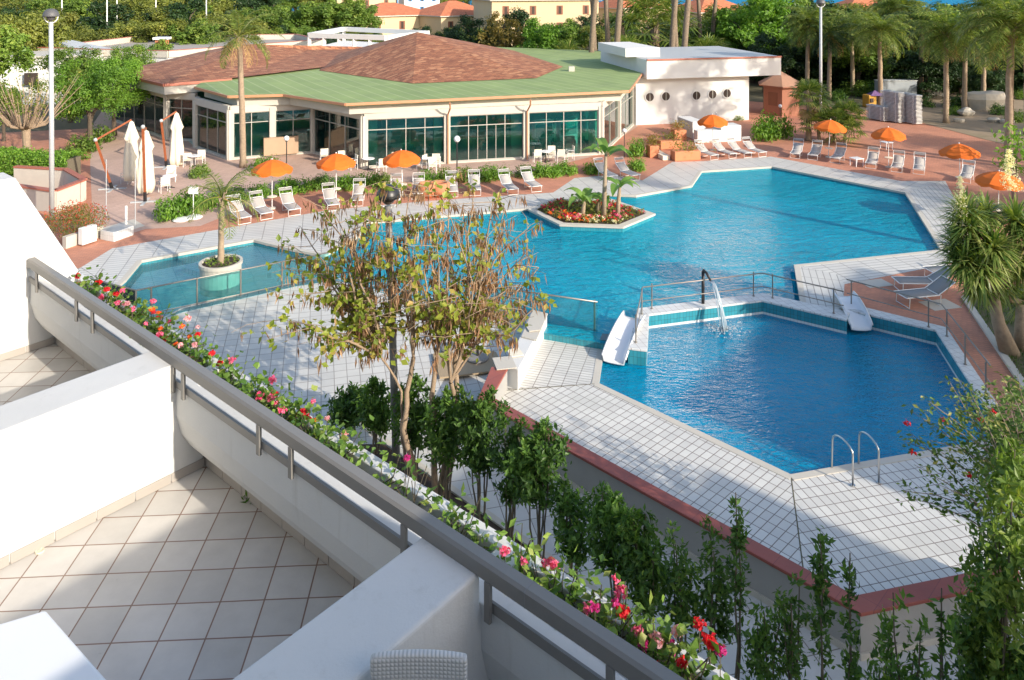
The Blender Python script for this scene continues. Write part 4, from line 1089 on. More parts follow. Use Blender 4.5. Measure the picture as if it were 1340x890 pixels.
# queen palms at the right
QA = [palm_proto('pin', 8.0, .25, 'p', .2, 60, 3.8, 'frond', 'palm_trunk_pale', 5, .85, 36, .075), palm_proto('pin', 7.2, .23, 'p', -.15, 54, 3.6, 'frond', 'palm_trunk_pale', 4, .8, 34, .075), palm_proto('pin', 6.5, .24, 'p', .1, 46, 3.2, 'frond_dark', 'palm_trunk', 7, .7, 30, .07)]
right = [(1320, 0, 50.6, 1.12, 'tall palm with a thick pale trunk at the right end of the red terrace'), (1238, 0, 65.6, .95, 'palm on a slender pale trunk standing by the big rock'), (1152, 1, 74, 1.0, 'palm on a grey trunk behind the stacked loungers'),
         (1116, 1, 82, 1.0, 'palm behind the lamp post and left of the stacked loungers'), (1056, 0, 80, .95, 'palm rising right behind the brown hut'), (1262, 2, 72, 1.0, 'dark thick stemmed palm right of the slender pale one'),
         (1287, 2, 76, 1.0, 'dark palm at the back between two pale trunked palms'), (1345, 1, 60, 1.2, 'palm half cut off by the right edge of the photo'), (1205, 2, 80, 1.15, 'dark palm in the shade behind the white stacks'),
         (1300, 1, 88, 1.25, 'distant palm with a full feathery crown at the upper right'), (1175, 0, 92, 1.1, 'distant palm crown between the palms over the stacked loungers'), (1085, 2, 78, 1.0, 'short dark palm in the shade right of the brown hut')]
for px, k, Y, s, lab in right:
    q = at_d(px, 100, Y); place(QA[k], (q.x, Y, 0), random.uniform(-1, 1), lab, 'palms round the red terrace', s)
# palms standing off to the right, throwing the long shadows on the terrace
for (x, y, k, s, lab) in ((52, 40, 0, 1.2, 'palm beyond the right edge of the terrace, nearest'), (58, 49, 1, 1.3, 'palm beyond the right edge of the terrace, middle'), (50, 32, 1, 1.2, 'palm beyond the right edge of the lawn'), (60, 57, 0, 1.3, 'palm beyond the right edge of the terrace, farthest'), (46, 25, 0, 1.25, 'palm beyond the lawn at the far right')):
    place(QA[k], (x, y, 0), random.uniform(0, 6), lab, 'palms round the red terrace', s)
for (x, y, k, s, lab) in ((37, 46, 0, .95, 'tall palm right of the frame whose shadow falls on the porthole annex'), (41, 51, 1, 1.0, 'second tall palm right of the frame shading the porthole annex'), (35, 49, 1, .9, 'third tall palm right of the frame shading the porthole annex'), (30.5, 26, 0, .78, 'palm right of the frame whose shadow crosses the large pool')):
    place(PA[k], (x, y, 0), random.uniform(0, 6), lab, 'tall palms behind the restaurant', s)
# fan palm clump on the terrace
p = at(1092, 186)
CL = thing('fan_palm', 'bushy fan palm clump with short stems on the red terrace behind the loungers', 'palm', p)
f = MB(); rc = MB()
for (dx, dy, hh, nn) in ((0, 0, 1.5, 26), (1.0, .5, 1.9, 26), (-1.0, .3, 1.2, 20), (.4, -.9, .9, 18)):
    b = p + Vector((dx, dy, 0)); rc.tube([b, b + Vector((dx * .15, 0, hh))], [.14, .12], 8)
    for i in range(nn): fan(f, rc, b + Vector((dx * .15, 0, hh)), i * 2.4, 1.25 - 1.6 * i / nn, .95, .85, 14, .09)
f.build('fronds', M['frond'], CL); rc.build('stems', M['palm_trunk'], CL)
p = at(1058, 184)
T = palm_proto('fan', 3.2, .22, 'single stemmed fan palm with a dark trunk standing in front of the brown hut', .1, 24, 2.0, 'frond', 'palm_trunk', 5); place(T, p)
# young palm in the round pot of the shallow pool
p = at(289, 370, -.2)
t = thing('round_planter', 'round concrete planter with soil standing in the shallow pool', 'planter', (p.x, p.y, -.5))
MB().lathe([(.80, -.9), (.80, .60), (.85, .61), (.85, .74), (.74, .74), (.72, .64)], (p.x, p.y, -.06), 28).build('pot', M['offwhite'], t, smooth=False)
MB().lathe([(.75, 0), (.74, .1), (.01, .13)], (p.x, p.y, .50), 20).build('soil', M['soil'], t)
m = MB(); n = 150; a = RNG.uniform(0, 6.28, n); r = np.sqrt(RNG.random(n)) * .68
m.leaves(np.stack([p.x + r * np.cos(a), p.y + r * np.sin(a), np.full(n, .64) + RNG.random(n) * .12], 1), RNG.normal(size=(n, 3)) + np.array([0, 0, .8]), .13, .06, RNG.random(n))
tag(m.build('ground_cover', M['leaf_mid'], origin=p), 'low green plants growing round the young palm in its pot', 'ground cover', kind='stuff')
T = palm_proto('pin', 2.7, .13, 'young palm with arching fronds growing in the round pot in the shallow pool', .05, 11, 1.9, 'frond', 'palm_trunk_pale', 1, .5, 26, .04)
place(T, (p.x, p.y, .58))
# banana plants on the island
def banana(base, h, nl, label, ll=1.3):
    t = thing('banana_plant', label, 'plant', base); b = Vector(base); f = MB(); s = MB()
    s.tube([b, b + Vector((.05, 0, h * .5)), b + Vector((.12, 0, h))], [.13, .11, .07], 9, True)
    for i in range(nl):
        az = i * 2.4 + random.random(); e = random.uniform(.5, 1.25); l = ll * random.uniform(.8, 1.15); d = Vector((math.cos(az), math.sin(az), 0)); side = Vector((-d.y, d.x, 0)); p = b + Vector((.12, 0, h * random.uniform(.85, 1)))
        pts = []
        for k in range(9):
            pts.append(p.copy()); p = p + (d * math.cos(e) + Vector((0, 0, math.sin(e)))) * l / 8; e -= .17 * (1 + k * .12)
        V = []
        for k, c in enumerate(pts):
            w = .26 * math.sin(math.pi * min(1, .08 + k / 8.3)) ** .7 * (0.15 if k < 2 else 1); up = Vector((0, 0, w * .35))
            V += [tuple(c + side * w + up), tuple(c), tuple(c - side * w + up)]
        f.add(V, [q for k in range(8) for q in ((3*k, 3*k+1, 3*k+4, 3*k+3), (3*k+1, 3*k+2, 3*k+5, 3*k+4))], random.random())
    f.build('leaves', M['banana'], t); s.build('stem', M['palm_trunk_pale'], t, smooth=True)
banana((*at(790, 287, .03).to_2d(), .03), 3.4, 6, 'tallest banana plant with a brown ringed stem on the flower island', 2.1)
banana((*at(762, 284, .03).to_2d(), .03), .8, 7, 'banana plant with drooping leaves left of the tallest one on the island', 1.5)
banana((*at(808, 285, .03).to_2d(), .03), 1.6, 6, 'middle sized banana plant right of the tallest one on the island', 1.3)
banana((*at(782, 279, .03).to_2d(), .03), .7, 5, 'small banana shoot at the back of the island bed', 1.1)
# bedding flowers on the island
cols = [('red', 'red bedding flowers along the right rim of the island bed'), ('crimson', 'crimson bedding flowers at the left tip of the island bed'), ('pink', 'pink flower cushions in the middle of the island bed'), ('cream', 'white flowers along the front rim of the island bed'), ('orange', 'orange red flowers scattered at the front left of the island bed')]
for ci, (cn, lab) in enumerate(cols):
    m = MB()
    for _ in range(130):
        i = random.randrange(6); s = random.random(); k = random.uniform(.5, .97); e = ISL[i].lerp(ISL[(i + 1) % 6], s); q = ISC + (e - ISC) * k
        ang = math.atan2(q.y - ISC.y, q.x - ISC.x)
        if cn == 'red' and not (-1.2 < ang < 1.2): continue
        if cn == 'crimson' and abs(ang) < 1.9: continue
        if cn == 'cream' and not (-2.3 < ang < -.5): continue
        if cn == 'pink' and (k > .85 or ang > 1): continue
        if cn == 'orange' and not (-3.0 < ang < -1.2): continue
        flower_ball(m, (q.x, q.y, .12 + .1 * random.random()), random.uniform(.07, .12), 14)
    o = tag(m.build('bedding_flowers', M['fl_' + cn], origin=(ISC.x, ISC.y, .05)), lab, 'flowers', 'bedding flowers on the island', 'stuff')
m = MB(); n = 2600; i = RNG.integers(0, 6, n); s = RNG.random(n); k = np.sqrt(RNG.random(n)) * .97
I1_ = np.array([tuple(v) for v in ISL]); I2_ = np.roll(I1_, -1, 0); e = I1_[i] * (1 - s[:, None]) + I2_[i] * s[:, None]; c = np.array(ISC); q = c + (e - c) * k[:, None]
m.leaves(np.c_[q, .05 + RNG.random(n) * .22], RNG.normal(size=(n, 3)) * .7 + np.array([0, 0, 1]), .14, .07, RNG.random(n))
tag(m.build('ground_cover', M['leaf_olive']), 'low green ground cover filling the island flower bed', 'ground cover', kind='stuff')
# yucca
p = at(1322, 464); Yy = p.y
def yucca(base, heads, label, spikes):
    t = thing('yucca', label, 'yucca', base); f = MB(); tr = MB(); b = Vector(base)
    fork = at_d(1299, 380, Yy)
    tr.tube([b, b.lerp(fork, .5) + Vector((-.1, 0, 0)), fork], [.30, .19, .15], 10)
    tr.tube([b + Vector((.5, .3, 0)), at_d(1336, 400, Yy + .3)], [.2, .15], 9)
    for (hx, hy, dy, L_, nn) in heads:
        c = at_d(hx, hy, Yy + dy); tr.tube([fork, fork.lerp(c, .6) + Vector((0, 0, -.1)), c], [.12, .10, .07], 8, False)
        V = []; Fc = []; R_ = []
        for i in range(nn * 2):
            d = Vector((random.gauss(0, 1), random.gauss(0, 1), random.gauss(.15, .8))).normalized(); l = L_ * random.uniform(.75, 1.1); side = d.cross(Vector((0, 0, 1))); side = side.normalized() if side.length > .01 else Vector((1, 0, 0))
            w = .034; p0 = c + d * .05; p1 = c + d * l * .55 + Vector((0, 0, .03)); p2 = c + d * l + Vector((0, 0, -.13 * l)); q = len(V)
            V += [tuple(p0 - side * w * .7), tuple(p0 + side * w * .7), tuple(p1 + side * w), tuple(p1 - side * w), tuple(p2)]; Fc += [(q, q+1, q+2, q+3), (q+3, q+2, q+4)]; r_ = random.random(); R_ += [r_, r_]
        f.add(V, Fc, R_)
    f.build('leaves', M['yucca'], t); tr.build('trunk', M['palm_trunk_pale'], t, smooth=True)
    for (x0, y0, x1, y1) in spikes:
        m = MB(); a = at_d(x0, y0, Yy); bb = at_d(x1, y1, Yy)
        for k in range(230):
            s = random.random(); c = a.lerp(bb, s); r = .34 * (1 - s) ** .6 * random.random() + .02; an = random.uniform(0, 6.28)
            flower_ball(m, c + Vector((r * math.cos(an), r * math.sin(an), 0)), .055, 5)
        m.build('flower_spike', M['fl_cream'], t)
yucca(p, [(1256, 325, .2, 1.0, 110), (1262, 278, .3, 1.0, 100), (1285, 350, -.5, 1.15, 130), (1268, 300, 0, 1.15, 130), (1262, 345, -.3, 1.0, 120), (1300, 325, -.5, 1.05, 140), (1328, 290, .2, 1.05, 130), (1335, 345, 0, 1.0, 130), (1290, 280, .5, .9, 110), (1310, 372, .4, .9, 120), (1280, 375, 0, .85, 110), (1350, 310, -.3, 1.0, 110), (1340, 395, .8, .9, 90)],
      'large branching yucca with sword leaves and creamy flower spikes at the right edge', [(1260, 318, 1256, 232), (1322, 250, 1320, 196)])
# leafy plant right of the yucca top
p = at(1326, 262); shrub('shrub', 'big leaved shrub by the orange parasol at the right edge behind the yucca', 'shrub', p, 3.9, 1.6, 260, 'sparse', 'leaf_bright', None, .34, 4)
# ------------------------------------------------------------------ furniture
def sunbed_proto(fab='sling', shade=True):
    t = thing('sun_lounger', 'l', 'sun lounger'); w = .62
    m = MB()
    for sx in (-w/2, w/2):
        m.tube([(sx, 0, .36), (sx, 1.25, .36)], .018, 6); m.tube([(sx, 1.2, .36), (sx, 1.86, .74)], .018, 6)
    for y in (0, 1.24): m.tube([(-w/2, y, .36), (w/2, y, .36)], .018, 6)
    m.tube([(-w/2, 1.86, .74), (w/2, 1.86, .74)], .018, 6); m.build('frame', M['white_metal'], t)
    for y in (.12, 1.30):
        m = MB(); m.tube([(-w/2, y, .36), (-w/2, y - .02, .02), (w/2, y - .02, .02), (w/2, y, .36)], .017, 6); m.build('leg', M['white_metal'], t)
    m = MB(); n = 8; V = []
    for i in range(n + 1):
        y = 1.22 * i / n; V += [(-w/2 + .02, y, .365), (0, y, .345), (w/2 - .02, y, .365)]
    m.add(V, [q for i in range(n) for q in ((3*i, 3*i+1, 3*i+4, 3*i+3), (3*i+1, 3*i+2, 3*i+5, 3*i+4))], .5); o = m.build('seat', M[fab], t, smooth=True)
    s = o.modifiers.new('t', 'SOLIDIFY'); s.thickness = .014
    m = MB(); V = []
    for i in range(n + 1):
        f = i / n; y = 1.22 + .64 * f; z = .37 + .37 * f; V += [(-w/2 + .02, y, z), (0, y + .01, z - .02), (w/2 - .02, y, z)]
    m.add(V, [q for i in range(n) for q in ((3*i, 3*i+1, 3*i+4, 3*i+3), (3*i+1, 3*i+2, 3*i+5, 3*i+4))], .5); o = m.build('backrest', M[fab], t, smooth=True)
    s = o.modifiers.new('t', 'SOLIDIFY'); s.thickness = .014
    if shade:
        m = MB(); m.tube([(-w/2 - .02, 1.70, .64), (-w/2 - .02, 1.95, 1.04), (w/2 + .02, 1.95, 1.04), (w/2 + .02, 1.70, .64)], .017, 6); hf = m.build('sunshade', M['white_metal'], t)
        MB().box((0, 1.90, .96), (w - .04, .012, .12), M=Matrix.Rotation(R(-32), 3, 'X')).build('sunshade_cloth', M['sling_dark'], hf)
    return t
SB = sunbed_proto(); SB2 = sunbed_proto('sling_dark', False)
def deg(px, py, a): return at(px, py), R(a - 90)
beds = [(321, 294, 128, 'leftmost of the loungers in a row beside the first orange parasol'), (350, 288, 126, 'lounger right next to the pole of the leftmost parasol'), (386, 283, 122, 'lounger right of the leftmost parasol, its shade raised'),
        (437, 277, 112, 'lounger left of the second orange parasol pole, behind the pod tree leaves'), (467, 271, 98, 'lounger right of the second orange parasol pole'), (516, 263, 96, 'lounger left of the terracotta pots behind the lamp head'),
        (546, 262, 96, 'lounger directly under the third parasol on its right side'), (592, 259, 97, 'lounger behind the top of the pod tree, by the middle of the hedge'), (622, 257, 97, 'lounger at the top right of the pod tree by the hedge gap'),
        (672, 256, 106, 'left one of the pair of loungers between the hedge and the flower island'), (703, 252, 108, 'right one of the pair of loungers between the hedge and the flower island'),
        (803, 238, 110, 'lounger half hidden behind the tallest banana plant'), (833, 237, 118, 'lounger beside the tall round topped bush on the pool deck'),
        (936, 210, 112, 'first lounger at the left, under the parasol by the white bar wall'), (960, 208, 112, 'second lounger from the left by the white bar wall'), (980, 207, 112, 'third lounger from the left by the white bar wall'), (999, 206, 112, 'fourth lounger from the left by the white bar wall'),
        (1040, 208, 60, 'first lounger of the far right row, left of the fan palm'), (1063, 210, 60, 'second lounger of the far right row, under the parasol by the fan palm'), (1092, 214, 55, 'third lounger of the far right row, left of the little white table'),
        (1139, 221, 57, 'lounger right of the little white table'), (1173, 226, 58, 'lounger under the orange parasol in the middle of the right terrace'), (1202, 229, 60, 'last lounger before the yucca in the far right row'),
        (1262, 240, 50, 'tilted white lounger behind the yucca flower spike')]
for px, py, a, lab in beds:
    p, rz = deg(px, py, a); place(SB, p, rz + random.uniform(-.04, .04), lab, 'sun loungers round the large pool')
for px, py, a, lab in ((1178, 400, 12, 'dark grey lounger nearest the handrail of the near pool'), (1172, 380, -2, 'flat grey lounger behind the one nearest the handrail'), (1214, 366, 8, 'grey lounger farthest back, partly under the yucca leaves')):
    p, rz = deg(px, py, a); place(SB2, p, rz, lab, 'grey loungers on the deck point', 1.12)
# stacks of folded loungers
st0 = thing('stacked_lounger', 'l', 'sun lounger'); MB().box((0, 0, .05), (.66, 1.9, .035)).build('sling', M['sling'], st0)
m = MB()
for sx in (-.33, .33): m.tube([(sx, -.95, .06), (sx, .95, .06)], .028, 6)
for sy in (-.95, .95, 0): m.tube([(-.33, sy, .06), (.33, sy, .06)], .026, 6)
for sx in (-.3, .3):
    for sy in (-.6, .6): m.box((sx, sy, .0), (.04, .04, .1))
m.build('frame', M['white_metal'], st0)
for (px, py, n, lab) in ((1151, 158, 11, 'folded white lounger in the short left stack beside the play house'), (1170, 160, 23, 'folded white lounger in the tall middle stack'), (1193, 162, 22, 'folded white lounger in the tall right stack')):
    p = at(px, py)
    for k in range(n): place(st0, (p.x + random.uniform(-.03, .03), p.y + .3, .07 + k * .112), R(20) + random.uniform(-.03, .03), lab, 'loungers stacked on the terrace: ' + lab.split(' in the ')[1])
# orange parasols
def umb_proto():
    t = thing('parasol', 'l', 'parasol')
    MB().tube([(0, 0, 0), (0, 0, 2.6)], .022, 8).build('pole', M['white_metal'], t)
    m = MB(); n = 8; sub = 4; N = n * sub; prof = [(0.02, 2.60), (.38, 2.50), (.75, 2.34), (1.06, 2.12)]
    V = []; 
    for (r, z) in prof:
        for j in range(N):
            a = 2 * math.pi * j / N; f = (j % sub) / sub; sag = .05 * math.sin(math.pi * f) * r
            V.append(((r * (1 - .03 * math.sin(math.pi * f))) * math.cos(a), r * (1 - .03 * math.sin(math.pi * f)) * math.sin(a), z - sag))
    Fc = [(i*N+j, i*N+(j+1)%N, (i+1)*N+(j+1)%N, (i+1)*N+j) for i in range(len(prof)-1) for j in range(N)]
    m.add(V, Fc, .5); c = m.build('canopy', M['orange'], t)
    m = MB(); b = len(prof) - 1; V2 = []
    for j in range(N): v = V[b*N+j]; V2.append(v)
    for j in range(N): v = V[b*N+j]; V2.append((v[0]*1.01, v[1]*1.01, v[2] - .14 - .05 * abs(math.sin(math.pi * (j % sub) / sub))))
    m.add(V2, [(j, (j+1)%N, N+(j+1)%N, N+j) for j in range(N)], .5); m.build('valance', M['orange'], c)
    m = MB()
    for k in range(8):
        a = 2*math.pi*k/8; m.tube([(0.03*math.cos(a), .03*math.sin(a), 2.56), (1.04*math.cos(a), 1.04*math.sin(a), 2.10)], .008, 4)
    m.build('ribs', M['white_metal'], t)
    MB().ball((0, 0, 2.63), .04, 8).build('finial', M['white_metal'], t)
    MB().lathe([(.25, 0), (.27, .02), (.25, .035), (.03, .04)], (0, 0, .62), 14).build('tray', M['canvas'], t)
    MB().lathe([(.22, 0), (.2, .06), (.04, .09)], (0, 0, 0), 14).build('base', M['offwhite'], t)
    return t
UM = umb_proto()
for px, py, lab in ((356, 273, 'orange parasol at the far left beside the three loungers'), (440, 262, 'second orange parasol from the left, in front of the restaurant corner'), (527, 256, 'third orange parasol from the left, in front of the restaurant windows'),
                    (933, 197, 'orange parasol in front of the white porthole building'), (1084, 206, 'orange parasol leaning against the fan palm'), (1163, 219, 'orange parasol in the middle of the right terrace'), (1257, 246, 'large orange parasol above the yucca flower spike'), (1306, 292, 'orange parasol half hidden behind the yucca at the right edge')):
    place(UM, at(px, py), random.uniform(0, .7), lab, 'orange parasols', rot=(R(random.uniform(-3, 3)), R(random.uniform(-3, 3)), random.uniform(0, .7)))
# low tables
lt = thing('side_table', 'l', 'table'); MB().box((0, 0, .42), (.55, .55, .03)).build('table_top', M['white_plastic'], lt, bevel=.008)
for sx in (-.23, .23):
    for sy in (-.23, .23): MB().tube([(sx, sy, 0), (sx, sy, .41)], .022, 6).build('leg', M['white_plastic'], lt)
for px, py, lab in ((1121, 217, 'small white table between the loungers of the far right row'), (1160, 195, 'small white table behind the parasol pole in the middle of the right terrace')): place(lt, at(px, py), .3, lab, 'small white tables', 1.2)
# terrace chairs and tables
tc0 = thing('terrace_chair', 'l', 'chair')
MB().box((0, 0, .44), (.46, .45, .03)).build('seat', M['canvas'], tc0); MB().box((0, -.22, .72), (.46, .025, .46), M=Matrix.Rotation(R(8), 3, 'X')).build('backrest', M['canvas'], tc0)
for sx in (-.24, .24):
    for sy in (-.22, .22): MB().tube([(sx, sy, 0), (sx, sy, .66 if sy > 0 else .95)], .017, 6).build('leg', M['white_metal'], tc0)
    MB().box((sx, 0, .66), (.045, .46, .025)).build('armrest', M['white_metal'], tc0)
tt0 = thing('terrace_table', 'l', 'table')
MB().lathe([(.40, 0), (.40, .03), (.01, .03)], (0, 0, .70), 18).build('table_top', M['white_plastic'], tt0); MB().tube([(0, 0, .04), (0, 0, .70)], .035, 8).build('pedestal', M['black_metal'], tt0)
m = MB()
for k in range(4): m.bar((0, 0, .03), (.3 * math.cos(k * 1.57), .3 * math.sin(k * 1.57), .03), .05, .04)
m.build('foot', M['black_metal'], tt0)
chairs = [(448, 217, 200, 'white armchair seen from the side at the bar window'), (424, 212, 20, 'white armchair facing the bar window pillar'), (462, 222, 120, 'white armchair behind the second parasol, left of its canopy'), (499, 226, 30, 'white armchair left of the third parasol'), (512, 219, 170, 'white armchair close to the restaurant glass behind the third parasol'), (552, 221, 60, 'white armchair right of the third parasol'), (566, 226, 190, 'pale armchair under the first long window, at its right end'),
          (571, 219, 0, 'pale armchair at the column right of the first long window'), (703, 213, 10, 'left white armchair at the right hand window'), (722, 210, 180, 'white armchair in the middle of the right hand window'), (734, 213, 0, 'white armchair with its back to the pool at the right hand window'), (746, 209, 100, 'rightmost white armchair at the right hand window'),
          (215, 252, 40, 'pale armchair beside the nearest closed parasol'), (224, 238, 200, 'pale armchair between the closed parasols and the hedge'), (166, 240, 80, 'pale armchair in the shade of the left closed parasol'), (246, 218, 10, 'white armchair behind the young palm by the restaurant corner'), (262, 216, 180, 'white armchair left of the tall palm trunk')]
for px, py, a, lab in chairs: place(tc0, at(px, py), R(a), lab, 'terrace chairs by the restaurant')
for px, py, lab in ((436, 219, 'round white table by the bar window'), (482, 222, 'round white table left of the third parasol'), (560, 222, 'round white table right of the third parasol'), (714, 212, 'round white table at the right hand window'), (222, 246, 'round white table beside the closed parasols'), (254, 218, 'round white table left of the tall palm trunk')): place(tt0, at(px, py), 0, lab, 'terrace tables by the restaurant')
# closed cream cantilever parasols
def cantilever(bx, by, ex, ey, tx, ty, cy, label, dY=0.0):
    b = at(bx, by); Y = b.y; e = at_d(ex, ey, Y - .1); tip = at_d(tx, ty, Y + dY); bot = at_d(tx + .5, cy, Y + dY)
    t = thing('cantilever_parasol', label, 'parasol', b, 'closed cantilever parasols')
    MB().bar(b + Vector((0, 0, .05)), e, .12, .10).build('mast', M['wood'], t); MB().bar(b, b.lerp(e, .14), .15, .13).build('mast_foot', M['black_metal'], t)
    MB().bar(e - Vector((0, 0, .02)), tip + Vector((0, 0, .06)), .10, .10).build('arm', M['wood'], t)
    MB().ball(e, .12, 8).build('elbow', M['galv'], t)
    m = MB(); m.box(b + Vector((0, 0, .04)), (1.5, .16, .06), .2); m.box(b + Vector((0, 0, .045)), (.16, 1.5, .05), .2); m.build('base_cross', M['galv'], t)
    h = tip.z - bot.z; ph = random.random() * 3
    prof = [(.02, h), (.12, h * .97), (.20, h * .88), (.40, h * .72), (.30, h * .66), (.36, h * .5), (.40, h * .3), (.44, h * .12), (.38, .03), (.15, .0)]
    m = MB(); m.lathe([(r, z) for r, z in prof[::-1]], (tip.x, tip.y, bot.z), 36, lambda a, z: 1 + .14 * math.sin(6 * a + ph) + .08 * math.sin(11 * a + z * 2))
    m.build('furled_canopy', M['canvas'], t, smooth=True)
cantilever(147, 248, 125, 183, 172, 158, 236, 'closed cream cantilever parasol at the left with its mast leaning away', .6)
cantilever(190, 265, 187, 166, 191, 170, 252, 'closed cream cantilever parasol nearest the pool, its mast upright in front', 1.3)
cantilever(218, 219, 211, 158, 231, 147, 216, 'closed cream cantilever parasol farthest back by the restaurant glass', .4)
# globe lamps
gl = thing('globe_lamp', 'l', 'lamp'); MB().tube([(0, 0, 0), (0, 0, 2.55)], .04, 8).build('pole', M['black_metal'], gl); MB().ball((0, 0, 2.72), .21, 14).build('globe', M['white_plastic'], gl, smooth=True); MB().lathe([(.09, 0), (.07, .12)], (0, 0, 2.45), 10).build('collar', M['black_metal'], gl)
for px, py, s, lab in ((375, 226, .80, 'white globe lamp left of the bar window'), (598, 238, .95, 'white globe lamp in front of the glass doors'), (817, 206, .68, 'white globe lamp between the restaurant and the porthole building'), (1021, 168, .68, 'white globe lamp by the brown hut'), (937, 160, .3, 'small garden light at the corner of the porthole building')): place(gl, at(px, py), 0, lab, 'white globe lamps', s)
# terracotta boxes with plants
def box_planter(px, py, w, h, lab):
    p = at(px, py); t = thing('terracotta_planter', lab, 'planter', p, 'terracotta planters')
    MB().box(p + Vector((0, 0, h / 2)), (w, .7, h), R(14)).build('box', M['terracotta'], t, bevel=.03)
    m = MB(); n = 260; q = RNG.normal(size=(n, 3)) * np.array([w * .3, .25, .18]) + np.array([p.x, p.y, h + .28]); m.leaves(q, unit(n), .16, .07, RNG.random(n)); m.build('plant', M['leaf_autumn' if w < 1.3 else 'leaf_olive'], t)['kind'] = 'stuff'
    f = MB(); [flower_ball(f, q[random.randrange(n)], .07, 6) for _ in range(10)]; f.build('blooms', M['fl_bottlebrush'], t)['kind'] = 'stuff'
box_planter(888, 183, 1.0, .8, 'terracotta box farthest back, in front of the white bar wall'); box_planter(876, 194, 1.7, .6, 'long terracotta box in the middle of the three, with green plants'); box_planter(897, 209, 1.9, .65, 'large terracotta box nearest the pool'); box_planter(854, 205, .7, .8, 'square terracotta pot with a reddish bush beside the round topped bush')
pot = thing('round_pot', 'l', 'pot'); MB().lathe([(.3, 0), (.55, .35), (.6, .7), (.5, .8), (.42, .82), (.42, .72)], (0, 0, 0), 18).build('body', M['terracotta'], pot, smooth=True); MB().lathe([(.42, 0), (.01, .02)], (0, 0, .7), 14).build('soil', M['soil'], pot)
for px, py, lab in ((560, 258, 'left round terracotta pot behind the pod tree top'), (575, 257, 'right round terracotta pot behind the pod tree top')): place(pot, at(px, py), 0, lab, 'round terracotta pots')
# mat and parasol bases in the courtyard
p = at(612, 474, -.45)
mt_ = MB().box((p.x, p.y, ZC + .20), (2.1, 1.6, .06), R(14)).build('floor_mat', M['flat_roof'], bevel=.01, origin=(p.x, p.y, -.5)); tag(mt_, 'flat brown mat lying on the courtyard tiles beside the white side wall', 'mat')
mt_.data.materials[0] = pbr('woven_mat', (.36, .27, .17), .85, .12, 30)
pb = thing('umbrella_stand', 'l', 'umbrella stand'); MB().lathe([(.36, 0), (.37, .05), (.33, .09), (.05, .11)], (0, 0, 0), 24).build('disc', pbr('concrete_grey', (.22, .21, .20), .8, .15, 8, kind='obj'), pb, smooth=False); MB().tube([(0, 0, .1), (0, 0, .62)], .045, 10).build('tube', M['black_metal'], pb)
for px, py, s, lab in ((625, 468, 1.0, 'round grey parasol base with a pole socket on the brown mat'), (590, 455, 1.0, 'pale round parasol base at the left corner of the brown mat')): place(pb, at(px, py, ZC + .24) if False else (*at(px, py, -.38).to_2d(), -.415), 0, lab, 'parasol bases on the mat', s)

# ------------------------------------------------------------------ restaurant
rest = thing('restaurant_building', 'low restaurant pavilion with brown shingle roofs, green flat roof and teal tinted glass walls', 'building', at(560, 205))
ZE = 4.4
V_ = [at(150, 158).to_2d(), at(219, 182).to_2d(), at(257, 185).to_2d(), at(257, 193).to_2d(), at(301, 209).to_2d(), at(410, 200).to_2d(), at(476, 220).to_2d(), at(786, 202).to_2d(), at(828, 163).to_2d()]
E_ = [at(p[0], p[1], ZE).to_2d() for p in [(255, 113), (299, 125), (371, 123), (452, 135), (823, 118), (848, 84)]]
back = [Vector((14, 84)), Vector((-4, 92)), Vector((-30, 92))]
MB().prism(E_ + back, ZE - .22, ZE).build('flat_roof', M['green_roof'], rest)
MB().prism([cen_ + (p - cen_) * .965 for cen_ in [sum(E_ + back, Vector((0, 0))) / 9] for p in E_ + back], ZE - .82, ZE - .225).build('fascia', M['offwhite'], rest)
for a, b in zip(E_[:-1], E_[1:]): MB().bar((a.x, a.y, ZE - .09), (b.x, b.y, ZE - .09), .16, .17).build('gutter', M['copper'], rest)
LR = [at(p[0], p[1], ZE + .1).to_2d() for p in [(150, 95), (215, 110), (303, 103)]]; LRb = [Vector((-14, 72)), Vector((-12, 88)), Vector((-34, 88))]
MB().prism([V for V in LR + [Vector((-23, 61.5))] + LRb], ZE - .7, ZE + .02).build('fascia', M['offwhite'], rest)
for a, b in zip(LR[:-1], LR[1:]): MB().bar((a.x, a.y, ZE + .02), (b.x, b.y, ZE + .02), .22, .22).build('gutter', M['red_trim'], rest)
def hip(base, apex, zb, name, mat, parent, apex2=None):
    m = MB(); n = len(base)
    V = [(p.x, p.y, zb) for p in base]
    if apex2 is None:
        V.append(tuple(apex)); m.add(V, [(i, (i+1)%n, n) for i in range(n)])
    else:
        V += [tuple(apex), tuple(apex2)]; Fc = []
        c1, c2 = Vector(apex).to_2d(), Vector(apex2).to_2d()
        near = [0 if (p - c1).length < (p - c2).length else 1 for p in base]
        for i in range(n):
            j = (i + 1) % n
            if near[i] == near[j]: Fc.append((i, j, n + near[i]))
            else: Fc.append((i, j, n + near[j], n + near[i]))
        m.add(V, Fc)
    return m.build(name, mat, parent)
def ccw(ps):
    A = sum(ps[i].x*ps[(i+1)%len(ps)].y-ps[(i+1)%len(ps)].x*ps[i].y for i in range(len(ps))); return ps if A > 0 else ps[::-1]
hip(ccw([v for v in LR + LRb]), at_d(330, 58, 75), ZE + .14, 'shingle_roof', M['shingle'], rest, at_d(405, 65, 79))
MR = [at(p[0], p[1], ZE + .04).to_2d() for p in [(418, 92), (540, 109), (702, 102), (737, 87), (672, 66)]] + [Vector((-8, 90)), Vector((-19, 78))]
hip(ccw(MR), at_d(546, 42, 72), ZE + .03, 'shingle_roof', M['shingle'], rest)
MB().prism(V_[3:8] + [Vector((10, 70)), Vector((-20, 74)), Vector((-26, 60))], -.02, .05).build('interior_floor', M['interior_floor'], rest)
iw = MB()
